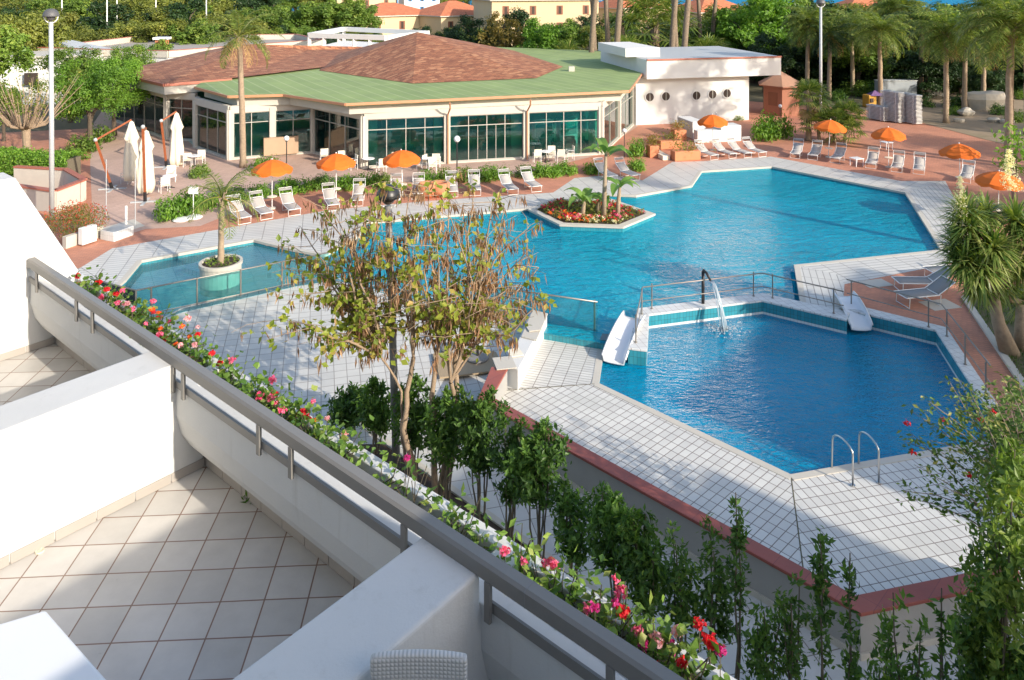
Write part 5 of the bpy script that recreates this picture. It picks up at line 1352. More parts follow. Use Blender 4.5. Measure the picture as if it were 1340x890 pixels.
q = [Vector((-31, 66)), Vector((-22, 68)), Vector((-19, 62)), Vector((-12, 63.5)), Vector((-9, 57.5)), Vector((7, 62)), Vector((9, 66))]
for a, b in zip(q[:-1], q[1:]): iw.bar((a.x, a.y, 1.7), (b.x, b.y, 1.7), .2, 3.4)
iw.build('inner_wall', M['interior'], rest)
def facade(a, b, nb, nm, z1=3.15, door=()):
    a = Vector(a); b = Vector(b); d = b - a; Ln = d.length; u = d / Ln; nn = Vector((u.y, -u.x)); an = math.atan2(u.y, u.x)
    cw = .42
    for k in range(nb + 1):
        c = a + d * k / nb; MB().box((c.x, c.y, 1.7), (cw, .40, 3.4), an).build('column', M['offwhite'], rest, bevel=.015)
    MB().box(((a.x + b.x) / 2, (a.y + b.y) / 2, z1 + .26), (Ln - .02, .30, .50), an).build('lintel', M['offwhite'], rest)
    MB().box(((a.x + b.x) / 2, (a.y + b.y) / 2, .05), (Ln, .34, .12), an).build('plinth', M['offwhite'], rest)
    for k in range(nb):
        p0 = a + u * (Ln * k / nb + cw / 2); p1 = a + u * (Ln * (k + 1) / nb - cw / 2); w = (p1 - p0).length; c = (p0 + p1) / 2
        m = MB(); n = nm[k % len(nm)]
        for i in range(n + 1): e = p0 + u * w * i / n; m.box((e.x, e.y, (z1 + .1) / 2), (.05, .08, z1 - .12), an)
        for z in (.13, 2.45, z1 - .03): m.box((c.x, c.y, z), (w, .07, .055), an)
        if k in door:
            for i in range(1, n - 1): m.box((p0 + u * w * (i + .5) / n).to_3d() + Vector((0, 0, 1.28)), (.035, .075, 2.3), an)
        f = m.build('window', M['frame'], rest)
        MB().box((c.x + nn.x * -.01, c.y + nn.y * -.01, (z1 + .1) / 2), (w, .014, z1 - .14), an).build('pane', M['pane'], f)
facade(V_[0], V_[1], 1, [5]); facade(V_[1], V_[2], 1, [2]); facade(V_[3], V_[4], 1, [3]); facade(V_[4], V_[5], 2, [2, 2]); facade(V_[5], V_[6], 1, [3]); facade(V_[6], V_[7], 3, [4, 4, 4], door=(1,)); facade(V_[7], V_[8], 2, [2, 2])
for k in (1, 2): 
    c = V_[6].lerp(V_[7], k / 3); MB().tube([(c.x + .1, c.y - .28, 0.02), (c.x + .1, c.y - .28, 3.3), (c.x + .3, c.y - .9, 3.8), (c.x + .3, c.y - 1.2, 4.2)], .055, 8).build('downpipe', M['copper'], rest)
c = V_[5].lerp(V_[6], .1); 
MB().box((V_[4].lerp(V_[5], .62).x, V_[4].lerp(V_[5], .62).y - .32, .75), (2.3, .3, 1.2), math.atan2((V_[5]-V_[4]).y, (V_[5]-V_[4]).x)).build('bar_front', pbr('tan_counter', (.42, .29, .19), .7, .1), rest)
vent = at_d(748, 82, 66); MB().box((vent.x, vent.y, ZE + .2), (.5, .5, .4)).build('roof_vent', M['offwhite'], rest)
# teal armchairs and tables inside
ac = thing('teal_armchair', 'l', 'armchair'); MB().box((0, 0, .3), (.75, .7, .3)).build('seat', M['teal'], ac, bevel=.05); MB().box((0, .32, .62), (.75, .14, .55)).build('backrest', M['teal'], ac, bevel=.05)
for sx in (-.36, .36): MB().box((sx, 0, .5), (.12, .7, .3)).build('armrest', M['teal'], ac, bevel=.04)
cu = thing('curtain_panel', 'l', 'curtain'); MB().box((0, 0, 1.5), (.9, .06, 2.9)).build('cloth', M['canvas'], cu); MB().box((0, 0, 2.97), (1.0, .08, .06)).build('rail', M['frame'], cu)
for s, dn, lab in ((.03, .7, 'pale curtain behind the left end of the long windows'), (.31, .7, 'pale curtain behind the first column of the long windows'), (.36, .8, 'pale curtain left of the glass doors'), (.64, .8, 'pale curtain right of the glass doors'), (.985, .7, 'pale curtain at the right end of the long windows')):
    c = V_[6].lerp(V_[7], s) + Vector((-(V_[7] - V_[6]).normalized().y, (V_[7] - V_[6]).normalized().x)) * dn; place(cu, (c.x, c.y, .05), R(30), lab, 'pale curtains inside the restaurant')
k = 0
for s, dn, a in ((.04, 1.3, 10), (.09, 2.1, 200), (.14, 1.2, 80), (.19, 1.9, -20), (.24, 1.1, 30), (.29, 2.4, 190), (.72, 1.2, 0), (.77, 2.2, 180), (.83, 1.3, 50), (.90, 1.9, -30), (.96, 1.4, 20), (.52, 2.8, 90)):
    c = V_[6].lerp(V_[7], s); u = (V_[7] - V_[6]).normalized(); c = c + Vector((-u.y, u.x)) * dn
    place(ac, (c.x, c.y, .05), R(a + 30), 'teal armchair behind the restaurant glass', 'teal armchairs inside the restaurant')
cb = thing('interior_cabinet', 'l', 'cabinet'); MB().box((0, 0, .95), (1.6, .5, 1.9)).build('body', M['white_plastic'], cb, bevel=.02); MB().box((0, -.26, 1.2), (1.4, .02, .9)).build('doors', M['teal'], cb)
for s, dn, lab in ((.16, 3.6, 'pale cabinet seen through the left hand long window'), (.80, 3.4, 'pale cabinet seen through the right hand long window'), (.92, 3.6, 'pale screen at the right end of the right hand window')):
    c = V_[6].lerp(V_[7], s) + Vector((-u.y, u.x)) * dn; place(cb, (c.x, c.y, .05), R(30), lab, 'pale cabinets inside the restaurant')

# porthole annex
an_ = thing('porthole_annex', 'white flat roofed annex with a row of round porthole windows', 'building', at(905, 160))
q0, q1 = at(832, 164).to_2d(), at(980, 157).to_2d(); u = (q1 - q0).normalized(); nn = Vector((-u.y, u.x)); ang = math.atan2(u.y, u.x)
MB().prism([q0, q1, q1 + nn * 9, q0 + nn * 9], -.1, 3.98).build('wall', M['stucco_far'], an_)
s0 = q0 + u * .6 - nn * .9; s1 = q1 + u * 2.6 - nn * .9
MB().prism([s0, s1, s1 + nn * 11, s0 + nn * 11], 3.96, 5.6).build('upper_band', M['stucco_far'], an_, bevel=.02)
MB().prism([s0 + nn * .2 + u * .2, s1 + nn * .2 - u * .2, s1 + nn * 11, s0 + nn * 11], 5.6, 5.63).build('roof_deck', M['galv'], an_)
MB().bar((*(s0 - nn * .03), 5.58), (*(s1 - nn * .03), 5.58), .16, .12).build('roof_edge', M['red_trim'], an_)
MB().prism([s0 + nn * 2.2 - u * 1.0, s0 + nn * 2.2 + u * 2.2, s0 + nn * 9 + u * 2.2, s0 + nn * 9 - u * 1.0], 5.64, 6.4).build('roof_block', M['stucco_far'], an_)
for px, py in ((850, 127), (871, 126), (911, 125), (932, 123.5), (951, 122)):
    s = ((px - HX) / F * q0.y - q0.x) / (u.x - (px - HX) / F * u.y); c = q0 + u * s; z = H - (py - HY) * c.y / F
    for nm, rr, dp, mt in (('porthole_window', .46, .06, 'stucco_far'), ('pane', .36, .075, 'window_dark')):
        m = MB(); N = 20; V = [(c.x + u.x * rr * math.cos(t) - nn.x * dd, c.y + u.y * rr * math.cos(t) - nn.y * dd, z + rr * math.sin(t)) for dd in (0, dp) for t in np.linspace(0, 2 * math.pi, N, endpoint=False)]
        m.add(V, [tuple(range(N, 2 * N))] + [(i, (i+1)%N, N+(i+1)%N, N+i) for i in range(N)])
        o = m.build(nm, M[mt], an_ if nm != 'pane' else o)
    MB().box((c.x - nn.x * .09, c.y - nn.y * .09, z), (.05, .03, .72), ang).build('mullion', M['frame'], o)
dr = at(818, 163).to_2d(); MB().box((dr.x, dr.y + .5, 1.1), (1.0, .12, 2.2), ang).build('door', M['window_dark'], an_); MB().box((dr.x, dr.y + .6, 1.7), (3.2, .12, 3.4), ang).build('side_wall', M['offwhite'], an_)
# white low bar walls
bw = thing('white_bar_wall', 'low white L shaped masonry bench and wall in front of the porthole annex', 'wall', at(920, 185))
a = at(897, 178).to_2d(); b = at(956, 184).to_2d()
MB().box((a.x + .5, a.y + .2, .65), (1.1, 2.6, 1.3), R(14)).build('end_block', M['stucco_far'], bw, bevel=.02)
MB().box(((a.x + b.x) / 2 + .2, b.y - .3, .45), (3.0, .7, .9), R(10)).build('bench', M['stucco_far'], bw, bevel=.02); MB().box((b.x - .2, b.y + .2, .6), (1.7, 1.2, 1.2), R(14)).build('end_block', M['stucco_far'], bw, bevel=.02)
lb = thing('low_kerb_step', 'low cream masonry step between the terracotta boxes', 'step', at(868, 204)); MB().bar(at(858, 199, .15), at(872, 207, .15), .5, .3).build('block', M['canvas'], lb, bevel=.02)
# brown hut
hp_ = at(1027, 151); hut = thing('garden_hut', 'small brown wooden hut with a tent shaped tiled roof', 'hut', hp_)
m = MB(); N = 6; rr = 1.75; hx = [Vector((hp_.x + rr * math.cos(R(60 * i + 14)), hp_.y + 1 + rr * math.sin(R(60 * i + 14)))) for i in range(N)]
m.prism(hx, 0, 2.75); m.build('wall', M['hut_wood'], hut)
hr = [Vector((hp_.x + 2.25 * math.cos(R(60 * i + 14)), hp_.y + 1 + 2.25 * math.sin(R(60 * i + 14)))) for i in range(N)]
hip(ccw(hr), (hp_.x, hp_.y + 1, 3.9), 2.72, 'roof', M['hut_roof'], hut); MB().prism(hr, 2.62, 2.715).build('eaves', M['hut_wood'], hut)
MB().box((hx[4].x * .5 + hx[3].x * .5, (hx[4].y + hx[3].y) / 2, 1.5), (.9, .08, 1.2), R(14 + 240 + 90 - 30)).build('shutter', M['brown_shutter'], hut)
# play house
pp_ = at(1147, 141); ph = thing('play_house', 'small yellow and purple plastic play house in the shade behind the stacked loungers', 'play house', pp_)
MB().box(pp_ + Vector((-.45, .5, .6)), (.9, .9, 1.2), .3).build('wall', pbr('yellow_plastic', (.42, .22, .02), .5, .1), ph, bevel=.06)  # yellow and purple dulled to stand for the shade around the play house
m = MB(); m.add([tuple(pp_ + Vector(v)) for v in ((-.6, -.1, 1.15), (1.2, -.1, 1.15), (1.2, 1.1, 1.15), (-.6, 1.0, 1.15), (.0, .45, 1.6), (.8, .5, 1.6))], [(0, 1, 5, 4), (1, 2, 5), (2, 3, 4, 5), (3, 0, 4)]); m.build('roof', pbr('purple_plastic', (.16, .09, .22), .5, .1), ph)
MB().box(pp_ + Vector((-.47, -.0, .7)), (.35, .12, .4), .3).build('window', M['window_dark'], ph)
wb = thing('grey_cabinet', 'grey cabinet standing behind the stacked loungers', 'cabinet', at(1172, 130)); p = at(1172, 131); MB().box(p + Vector((0, 0, 1.0)), (4, 1, 2.0), .1).build('body', pbr('grey_panel', (.25, .28, .31), .6, .05), wb, bevel=.02); MB().box(p + Vector((0, 0, 2.04)), (4.1, 1.1, .06), .1).build('lid', M['galv'], wb)
# rocks
def rock(px, py, s, lab):
    p = at(px, py); m = MB(); m.ball((p.x, p.y, s[2] * .35), 1, 14); V = m.V[0]; c = np.array((p.x, p.y, s[2] * .35)); d = V - c
    k = 1 + .22 * np.sin(d[:, :1] * 3.1 + px) * np.cos(d[:, 1:2] * 2.7) + .1 * np.sin(d[:, 2:] * 5 + px); m.V[0] = c + d * k * np.array(s) * .5
    o = m.build('rock', M['rock'], origin=p); tag(o, lab, 'rock', 'rocks of the garden bed')
rock(1287, 143, (3.8, 2.2, 2.2), 'big pale boulder in the garden bed between the palms'); rock(1264, 152, (1.6, 1.1, .9), 'small rock just left of the big boulder'); rock(1222, 128, (2.0, 1.6, 1.5), 'greyish boulder in the shade left of the slender palm'); rock(1300, 160, (1.0, .8, .5), 'small rock in front of the big boulder'); rock(1318, 162, (1.1, .8, .5), 'small rock by the thick palm trunk'); rock(1255, 160, (.9, .6, .4), 'lowest small rock by the slender palm trunk')
for px, py, lab in ((237, 289, 'left flat white stone at the foot of the bright hedge'), (254, 286, 'right flat white stone at the foot of the bright hedge')):
    p = at(px, py); o = MB().lathe([(.35, 0), (.42, .06), (.35, .12), (.05, .15)], (p.x, p.y, 0), 14).build('flat_stone', M['white_paint'], origin=p); tag(o, lab, 'stone', 'flat white stones')
# sandy bed strip at the back right
g = MB(); g.sheet(P2([(1195, 158), (1340, 196), (1420, 190), (1420, 130), (1195, 120)]), z=.02); structure(g, 'garden_bed', M['earth'])

# left: low planter wall with red top, red flowering bush, hatch
pl = thing('planter_wall', 'low cream garden wall with a red tiled top beside the tall street lamp', 'wall', at(70, 272))
a, b, c = at(-30, 262), at(72, 278), at(110, 262); d_ = at(86, 247); e_ = at(20, 243)
for nm, pts in (('wall_panel', (a, b, c, d_, e_)),):
    for p, q in zip(pts[:-1], pts[1:]):
        MB().bar(p + Vector((0, 0, .55)), q + Vector((0, 0, .55)), .22, 1.1).build('wall_panel', M['offwhite'], pl); MB().bar(p + Vector((0, 0, 1.14)), q + Vector((0, 0, 1.14)), .34, .08).build('coping', M['red_trim'], pl)
p2 = thing('flower_bed_wall', 'low white bed wall holding the red flowering bush', 'wall', at(110, 312)); MB().bar(at(84, 318, .25), at(133, 302, .25), .25, .55).build('wall_panel', M['offwhite'], p2); MB().bar(at(105, 310, .45), at(124, 304, .45) , .3, .75).build('white_block', M['white_paint'], p2, bevel=.02)
sp_ = thing('foot_shower', 'white tiled foot bath block with a small post by the terrace corner', 'foot bath', at(160, 303)); MB().bar(at(140, 309, .22), at(166, 300, .22), .9, .45).build('basin', M['pale_wall'], sp_, bevel=.02); MB().tube([at(165, 296), at(165, 296) + Vector((0, 0, 1.0))], .06, 8).build('post', M['white_paint'], sp_)
g = MB(); g.sheet(P2([(132, 312), (190, 296), (175, 287), (128, 300)]), z=.012); structure(g, 'concrete_apron', M['offwhite'])
for px, y0, y1, lab in ((177, 325, 225, 'thin grey pole right of the foot bath'), (139, 312, 238, 'thin grey pole left of the foot bath')):
    p = at(px, y0 - 30); h = 2.9; o = MB().tube([p, p + Vector((0, 0, h))], .022, 6).build('thin_pole', M['galv'], origin=p); tag(o, lab, 'pole', 'thin poles by the foot bath')
sg = thing('small_sign', 'small white sign on a post in the bright hedge behind the young palm', 'sign', at(253, 284)); p = at(253, 283); MB().tube([p, p + Vector((0, 0, 1.5))], .025, 6).build('post', M['white_metal'], sg); MB().box(p + Vector((0, 0, 1.35)), (.5, .03, .4)).build('board', M['white_paint'], sg)
# red flowering bush
p = at(98, 304, .3); t = thing('red_flowering_bush', 'bush covered in fine red flowers beside the street lamp', 'shrub', p)
m = MB(); n = 2600; q = unit(n) * np.array([1.55, 1.0, .75]) * (RNG.random((n, 1)) ** .4) + np.array(p) + np.array([0, 0, .6]); m.leaves(q, unit(n), .16, .03, RNG.random(n), .1, 1.0); m.build('foliage', M['leaf_olive'], t)
m = MB(); n = 700; q = unit(n) * np.array([1.65, 1.1, .85]) * (RNG.random((n, 1)) ** .25) + np.array(p) + np.array([0, 0, .65]); m.leaves(q, unit(n), .12, .05, RNG.random(n)); m.build('blooms', M['fl_bottlebrush'], t)['kind'] = 'stuff'
# ------------------------------------------------------------------ bushes, hedges and trees
def bush_proto(mat, n=900, leaf=.13, sz=(1, 1, .8), name='bush'):
    t = thing(name, 'l', 'bush'); m = MB(); st = MB()
    cl = unit(26) * np.array(sz) * (RNG.random((26, 1)) ** .35) * .75; cl[:, 2] = np.abs(cl[:, 2])
    i = RNG.integers(0, 26, n); d = unit(n); q = cl[i] + d * .34 * (RNG.random((n, 1)) ** .5); q[:, 2] = np.abs(q[:, 2]) + .05
    cr = RNG.random(26) * .4
    m.leaves(q, d + np.array([0, 0, .5]), leaf, leaf * .55, np.clip(cr[i] + RNG.random(n) * .6, 0, 1), .15); m.build('foliage', M[mat], t)
    for k in range(6): st.tube([(0, 0, 0), tuple(cl[k] * .8 + np.array([0, 0, .1]))], [.03, .012], 5, False)
    st.build('stems', M['stem'], t); return t
BB = [bush_proto('leaf_bright'), bush_proto('leaf_bright', 800, .15, (1.1, .8, .7)), bush_proto('leaf_mid'), bush_proto('leaf_hedge')]
bushes = [ # px, ground reading, scale(x,z), kind, label
 (228, 284, 1.15, 1.5, 0, 'bright green hedge bush at the left end by the flat white stones'), (250, 278, 1.1, 1.35, 1, 'bright hedge bush right behind the young palm'), (268, 272, 1.0, 1.0, 0, 'bright hedge bush between the young palm and the tall palm'),
 (290, 268, .9, .9, 2, 'low bush at the foot of the tall palm'), (312, 262, .9, .9, 1, 'bright bush behind the leftmost lounger'), (338, 256, .9, .9, 0, 'bright bush left of the leftmost parasol'), (346, 222, 1.15, 1.15, 0, 'round bright bush left of the globe lamp by the bar window'),
 (375, 253, 1.0, 1.0, 1, 'bright bush right of the leftmost parasol'), (397, 250, .95, 1.0, 0, 'bright bush behind the third lounger'), (415, 248, .8, .8, 2, 'bush at the right end of the first hedge stretch'),
 (424, 246, .9, .8, 3, 'low dark bush in front of the bar window'), (452, 247, 1.0, .9, 1, 'bright bush right behind the second parasol pole'), (478, 243, 1.0, 1.0, 0, 'bright bush in front of the restaurant corner column'), (500, 242, .8, .9, 2, 'bush left of the third parasol pole'),
 (562, 240, 1.0, 1.0, 0, 'bright bush right of the third parasol'), (580, 238, .9, 1.0, 2, 'bush in front of the glass doors, left end'), (610, 237, .9, .9, 2, 'bush right of the globe lamp in front of the glass doors'), (636, 236, 1.0, 1.0, 1, 'yellow green bush in front of the glass doors'),
 (655, 233, .9, 1.0, 0, 'bright bush left of the pair of loungers by the island'), (704, 231, 1.0, .95, 1, 'first bright bush of the hedge under the right hand window'), (722, 229, 1.0, .95, 0, 'second bright bush of the hedge under the right hand window'), (740, 228, 1.0, .95, 1, 'third bright bush of the hedge under the right hand window'),
 (778, 226, .9, .95, 0, 'bright bush left of the hidden lounger behind the banana'), (832, 222, .85, 1.0, 0, 'bright lower bush under the round topped one'), (834, 205, .9, 1.6, 0, 'tall round topped bright bush right of the globe lamp'), (686, 232, .8, .8, 3, 'dark bush between the two hedge stretches'),
 (1002, 183, 1.4, 2.2, 1, 'tall bright clipped bush in front of the brown hut, left part'), (1020, 180, 1.4, 2.4, 0, 'tall bright clipped bush in front of the brown hut, right part'), (965, 157, .7, .5, 2, 'low plant at the corner of the porthole annex'),
 (1268, 118, 1.6, 1.2, 3, 'dark shrub behind the big boulder'), (1245, 150, 1.0, .8, 2, 'grey green shrub left of the big boulder'), (1310, 150, 1.2, 1.0, 3, 'dark shrub right of the big boulder'), (1330, 160, 1.2, 1.1, 2, 'shrub by the right edge below the palms'),
 (262, 232, .9, .9, 2, 'spiky reddish shrub right of the young palm'), (110, 198, 1.5, 1.3, 2, 'bush at the foot of the tree beside the terrace'), (130, 186, 1.4, 1.5, 2, 'bush below the yellow green tree at the terrace edge'), (95, 210, 1.2, 1.0, 0, 'bright bush at the right end of the clipped hedge')]
for px, py, sx, sz, k, lab in bushes: place(BB[k], at(px, py), random.uniform(0, 6), lab, 'bushes round the restaurant terrace', (sx, sx, sz * 1.3))
gu = 'dark low shrub under the palms at the back right of the terrace'
for Y, dx, sc in ((76, 30, 1.5), (84, 34, 1.9), (93, 38, 2.2)):
    x = 1040
    while x < 1390:
        if not (Y < 80 and 1120 < x < 1200): place(BB[random.choice([3, 3, 2])], at_d(x + random.uniform(-9, 9), 0, Y + random.uniform(-3, 3)).to_2d().to_3d(), random.uniform(0, 6), gu, 'shrubs under the palms', sc * random.uniform(.7, 1.2))
        x += dx
# clipped hedge at the left
t = thing('clipped_hedge', 'long bright green clipped hedge behind the low wall at the left', 'hedge', at(40, 232)); m = MB(); n = 9000
a, b = at(-40, 226), at(96, 236); d = (b - a); s = RNG.random(n); fx = RNG.integers(0, 3, n); off = RNG.uniform(-.7, .7, n); zz = RNG.uniform(0, 1.5, n)
zz = np.where(fx == 0, 1.5 + RNG.normal(0, .07, n), zz); off = np.where(fx > 0, -.7 + RNG.normal(0, .07, n), off)
q = np.array(a) + s[:, None] * np.array(d); q[:, 1] += off; q[:, 2] = zz + .08 * np.sin(s * 40)
m.leaves(q, unit(n) + np.where(fx[:, None] == 0, [[0, 0, 1.]], [[0, -1., .2]]), .16, .09, RNG.random(n)); m.build('foliage', M['leaf_bright'], t); MB().bar(a + Vector((0, 0, .7)), b + Vector((0, 0, .7)), 1.15, 1.3).build('inner_twigs', M['stem'], t)

M['bark_dark'] = pbr('dark_bark', (.10, .075, .055), .9, .3, 9, .6, 40, kind='obj')
def tree_proto(mat, h=8.0, cw=3.2, n=6500, leaf=.34, trunk='bark_dark', clumps=54, cbase=.28, flat=1.0):
    t = thing('tree', 'l', 'tree'); m = MB(); tr = MB()
    cz = h * (.5 + cbase / 2); rz = h * (1 - cbase) / 2 * flat
    C = []
    while len(C) < clumps:
        u = unit(1)[0] * (random.random() ** .38); C.append((u[0] * cw * random.uniform(.8, 1.1), u[1] * cw, cz + u[2] * rz))
    C = np.array(C); cr = RNG.random(clumps) * .5; rad = RNG.uniform(.5, 1.05, clumps) * cw * .30
    i = RNG.integers(0, clumps, n); d = unit(n); q = C[i] + d * rad[i][:, None] * (RNG.random((n, 1)) ** .4) * np.array([1, 1, .8])
    m.leaves(q, d + np.array([0, 0, .6]) + RNG.normal(size=(n, 3)) * .4, leaf, leaf * .6, np.clip(cr[i] + RNG.random(n) * .5, 0, 1), .2); m.build('crown', M[mat], t)
    top = Vector((0, 0, h * .55)); tr.tube([(0, 0, 0), (.08, .05, h * .25), tuple(top)], [h * .032, h * .024, h * .014], 8, False)
    for k in range(6): c = Vector(C[k]); tr.tube([Vector((.05, .03, h * random.uniform(.2, .4))), (top.lerp(c, .5)), c], [h * .014, h * .009, h * .003], 6, False)
    tr.build('trunk', M[trunk], t); return t
TP = {'olive': tree_proto('leaf_olive', 8, 3.4), 'olive2': tree_proto('leaf_olive', 8, 3.0, clumps=34), 'mid': tree_proto('leaf_mid', 8, 3.3), 'dark': tree_proto('leaf_dark', 8, 3.4), 'bright': tree_proto('leaf_bright', 8, 3.2, 6000), 'autumn': tree_proto('leaf_autumn', 8, 2.6, 2200), 'pine': tree_proto('leaf_dark', 8, 4.2, 6000, .30, 'bark', 40, .62, .9), 'mid2': tree_proto('leaf_mid', 8, 2.9, 6000, .30, clumps=30), 'low': tree_proto('leaf_dark', 8, 3.6, 9000, .34, clumps=64, cbase=.0), 'near': tree_proto('leaf_bright', 8, 3.2, 11000, .22, clumps=64), 'nearmid': tree_proto('leaf_mid', 8, 3.2, 11000, .22, clumps=64)}
def tree(kind, px, Y, h, lab, group, wx=1.0):
    s = h / 8; place(TP[kind], at_d(px, 0, Y).to_2d().to_3d(), random.uniform(0, 6), lab, group, (s * wx, s * wx, s))
named = [('near', 118, 56, 6.6, 'bright green tree right behind the street lamp pole'), ('near', 150, 60, 6.2, 'yellow green tree at the left end of the restaurant'), ('nearmid', 92, 66, 6.8, 'green tree behind the pruned tree'), ('nearmid', 172, 72, 6.4, 'green tree reaching over the left end of the shingle roof'), ('mid', 200, 84, 6.0, 'green tree beside the white flat roof'),
         ('olive', 30, 84, 9.4, 'big olive green tree at the left edge above the pruned tree'), ('mid', -20, 66, 8.6, 'tree cut by the left edge of the photo'), ('olive2', 70, 92, 8.8, 'olive green tree behind the head of the street lamp'), ('mid2', 5, 58, 4.6, 'leafy tree at the left edge beside the clipped hedge'),
         ('bright', 705, 92, 7.6, 'yellow green tree right of the shingle roof end'), ('autumn', 655, 96, 9.0, 'half bare brownish tree behind the shingle roof end'), ('dark', 620, 100, 7.8, 'dark tree left of the half bare one behind the shingle roof'), ('dark', 675, 104, 8.6, 'dark tree behind the half bare one'), ('mid', 735, 100, 7.6, 'bushy tree under the eaves of the large house'), ('dark', 590, 106, 6.2, 'dark low tree in front of the arched window house'),
         ('bright', 985, 92, 11.0, 'big bright green tree between the annex and the lamp post'), ('nearmid', 960, 98, 9.0, 'green tree behind the right end of the annex roof'), ('mid', 1020, 104, 11.5, 'tall green tree behind the brown hut'), ('dark', 1000, 84, 6.5, 'dark tree in the shade behind the brown hut'),
         ('pine', 345, 150, 12.0, 'dark umbrella pine above the flat roofs'), ('pine', 290, 165, 13.0, 'second dark umbrella pine at the top, left of the first')]
for k, px, Y, h, lab in named: tree(k, px, Y, h, lab, 'trees round the garden')
gl_ = 'one of the rounded olive green trees of the wood at the top left'
ks = ['olive', 'olive2', 'mid', 'olive', 'mid2', 'dark']
for Y, x0, x1, dx, h in ((104, -10, 330, 46, 7.4), (120, -20, 345, 44, 8.6), (140, -10, 350, 42, 9.6), (165, -20, 360, 40, 10.4), (200, -20, 480, 40, 11.0), (245, -20, 700, 44, 10.5)):
    x = x0
    while x < x1:
        tree(random.choice(ks), x + random.uniform(-8, 8), Y + random.uniform(-5, 5), h * random.uniform(.85, 1.12), gl_, 'wood at the top left', 1.25); x += dx
gl2 = 'one of the bushy trees between the flat roofs and the houses at the top'
for px in range(370, 660, 30): tree(random.choice(['mid', 'mid2', 'olive', 'dark']), px + random.uniform(-8, 8), 118 + random.uniform(-6, 6), random.uniform(4.4, 5.8), gl2, 'trees between the roofs and the houses', 1.2)
for px in (395, 420, 445, 470): tree('mid', px, 134, random.uniform(8.8, 9.8), 'one of the full green trees above the white flat roof in the middle', 'full green trees in the middle', 1.2)
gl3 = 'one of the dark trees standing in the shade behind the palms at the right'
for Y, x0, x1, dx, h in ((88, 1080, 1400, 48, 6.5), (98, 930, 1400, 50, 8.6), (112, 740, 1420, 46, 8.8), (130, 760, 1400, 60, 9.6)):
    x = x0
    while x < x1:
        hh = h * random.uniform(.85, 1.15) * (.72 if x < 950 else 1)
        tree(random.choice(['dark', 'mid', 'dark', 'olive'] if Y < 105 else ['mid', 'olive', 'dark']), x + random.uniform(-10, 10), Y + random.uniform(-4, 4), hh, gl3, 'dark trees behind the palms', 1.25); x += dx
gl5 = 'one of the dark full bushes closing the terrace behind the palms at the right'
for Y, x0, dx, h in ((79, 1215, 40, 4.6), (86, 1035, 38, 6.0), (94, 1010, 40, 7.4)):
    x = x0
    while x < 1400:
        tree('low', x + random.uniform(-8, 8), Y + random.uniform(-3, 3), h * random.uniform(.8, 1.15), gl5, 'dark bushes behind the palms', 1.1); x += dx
# pruned tree at the left
p = at(34, 222); t = thing('pruned_tree', 'pruned tree with upright bare orange brown branches behind the clipped hedge', 'tree', p); tr = MB(); lf = MB(); P = []
hd = p + Vector((0, 0, 2.6)); tr.tube([p, p + Vector((.05, 0, 1.3)), hd], [.26, .22, .26], 10)
for k in range(46):
    a = random.uniform(0, 6.28); r = random.uniform(.6, 2.6); k1 = hd + Vector((math.cos(a) * r * .45, math.sin(a) * r * .45, random.uniform(.1, .5))); tip = k1 + Vector((math.cos(a) * r * .9, math.sin(a) * r * .5, random.uniform(1.4, 3.2)))
    tr.tube([hd, k1, k1.lerp(tip, .5) + Vector((random.gauss(0, .1), 0, 0)), tip], [.085, .06, .03, .01], 6, False)
    for _ in range(14): P.append(tuple(k1.lerp(tip, random.uniform(.4, 1.1)) + Vector((random.gauss(0, .25), random.gauss(0, .25), random.gauss(0, .2)))))
tr.build('trunk', M['bark'], t); lf.leaves(np.array(P), unit(len(P)), .20, .11, RNG.random(len(P))); lf.build('foliage', M['leaf_olive'], t)
# masts
for px, Y, y0, lab in ((140, 112, -60, 'left one of two close white masts behind the flat roof'), (153, 116, -60, 'right one of two close white masts behind the flat roof'), (204, 125, -60, 'white mast in front of the wood, third from the left'), (270, 118, -60, 'white mast left of the tall palm crown'), (81, 112, -60, 'white mast top seen at the upper left over the wood')):
    b = at_d(px, 0, Y); o = MB().tube([(b.x, Y, 0), (b.x, Y, 12 - (y0 - HY) * Y / F)], [.11, .07], 8).build('mast', M['white_metal'], origin=(b.x, Y, 0)); tag(o, lab, 'mast', 'white masts')
# flat roofed service block and pergola frame behind the restaurant
sv = thing('service_block', 'white flat roofed service block with a parapet behind the shingle roof at the left', 'building', (-36, 92, 0))
b0 = [Vector((-52, 84)), Vector((-36, 80)), Vector((-24, 96)), Vector((-30, 106)), Vector((-50, 104))]
MB().prism(b0, 0, 4.2).build('wall', M['stucco_far'], sv); MB().prism(b0, 4.2, 4.22).build('roof_deck', M['flat_roof'], sv)
for a, b in zip(b0, b0[1:] + b0[:1]): MB().bar((a.x, a.y, 4.55), (b.x, b.y, 4.55), .3, .7).build('parapet', M['offwhite'], sv)
for a, b in zip(b0, b0[1:] + b0[:1]): MB().bar((a.x, a.y, 4.93), (b.x, b.y, 4.93), .36, .06).build('parapet_cap', M['red_trim'], sv)
cp = at_d(212, 68, 86); MB().box((cp.x, cp.y, 5.0), (1.1, 1.0, 1.4)).build('chimney', M['terracotta'], sv); MB().box((cp.x, cp.y, 5.8), (1.5, 1.4, .25)).build('chimney_cap', M['white_paint'], sv)
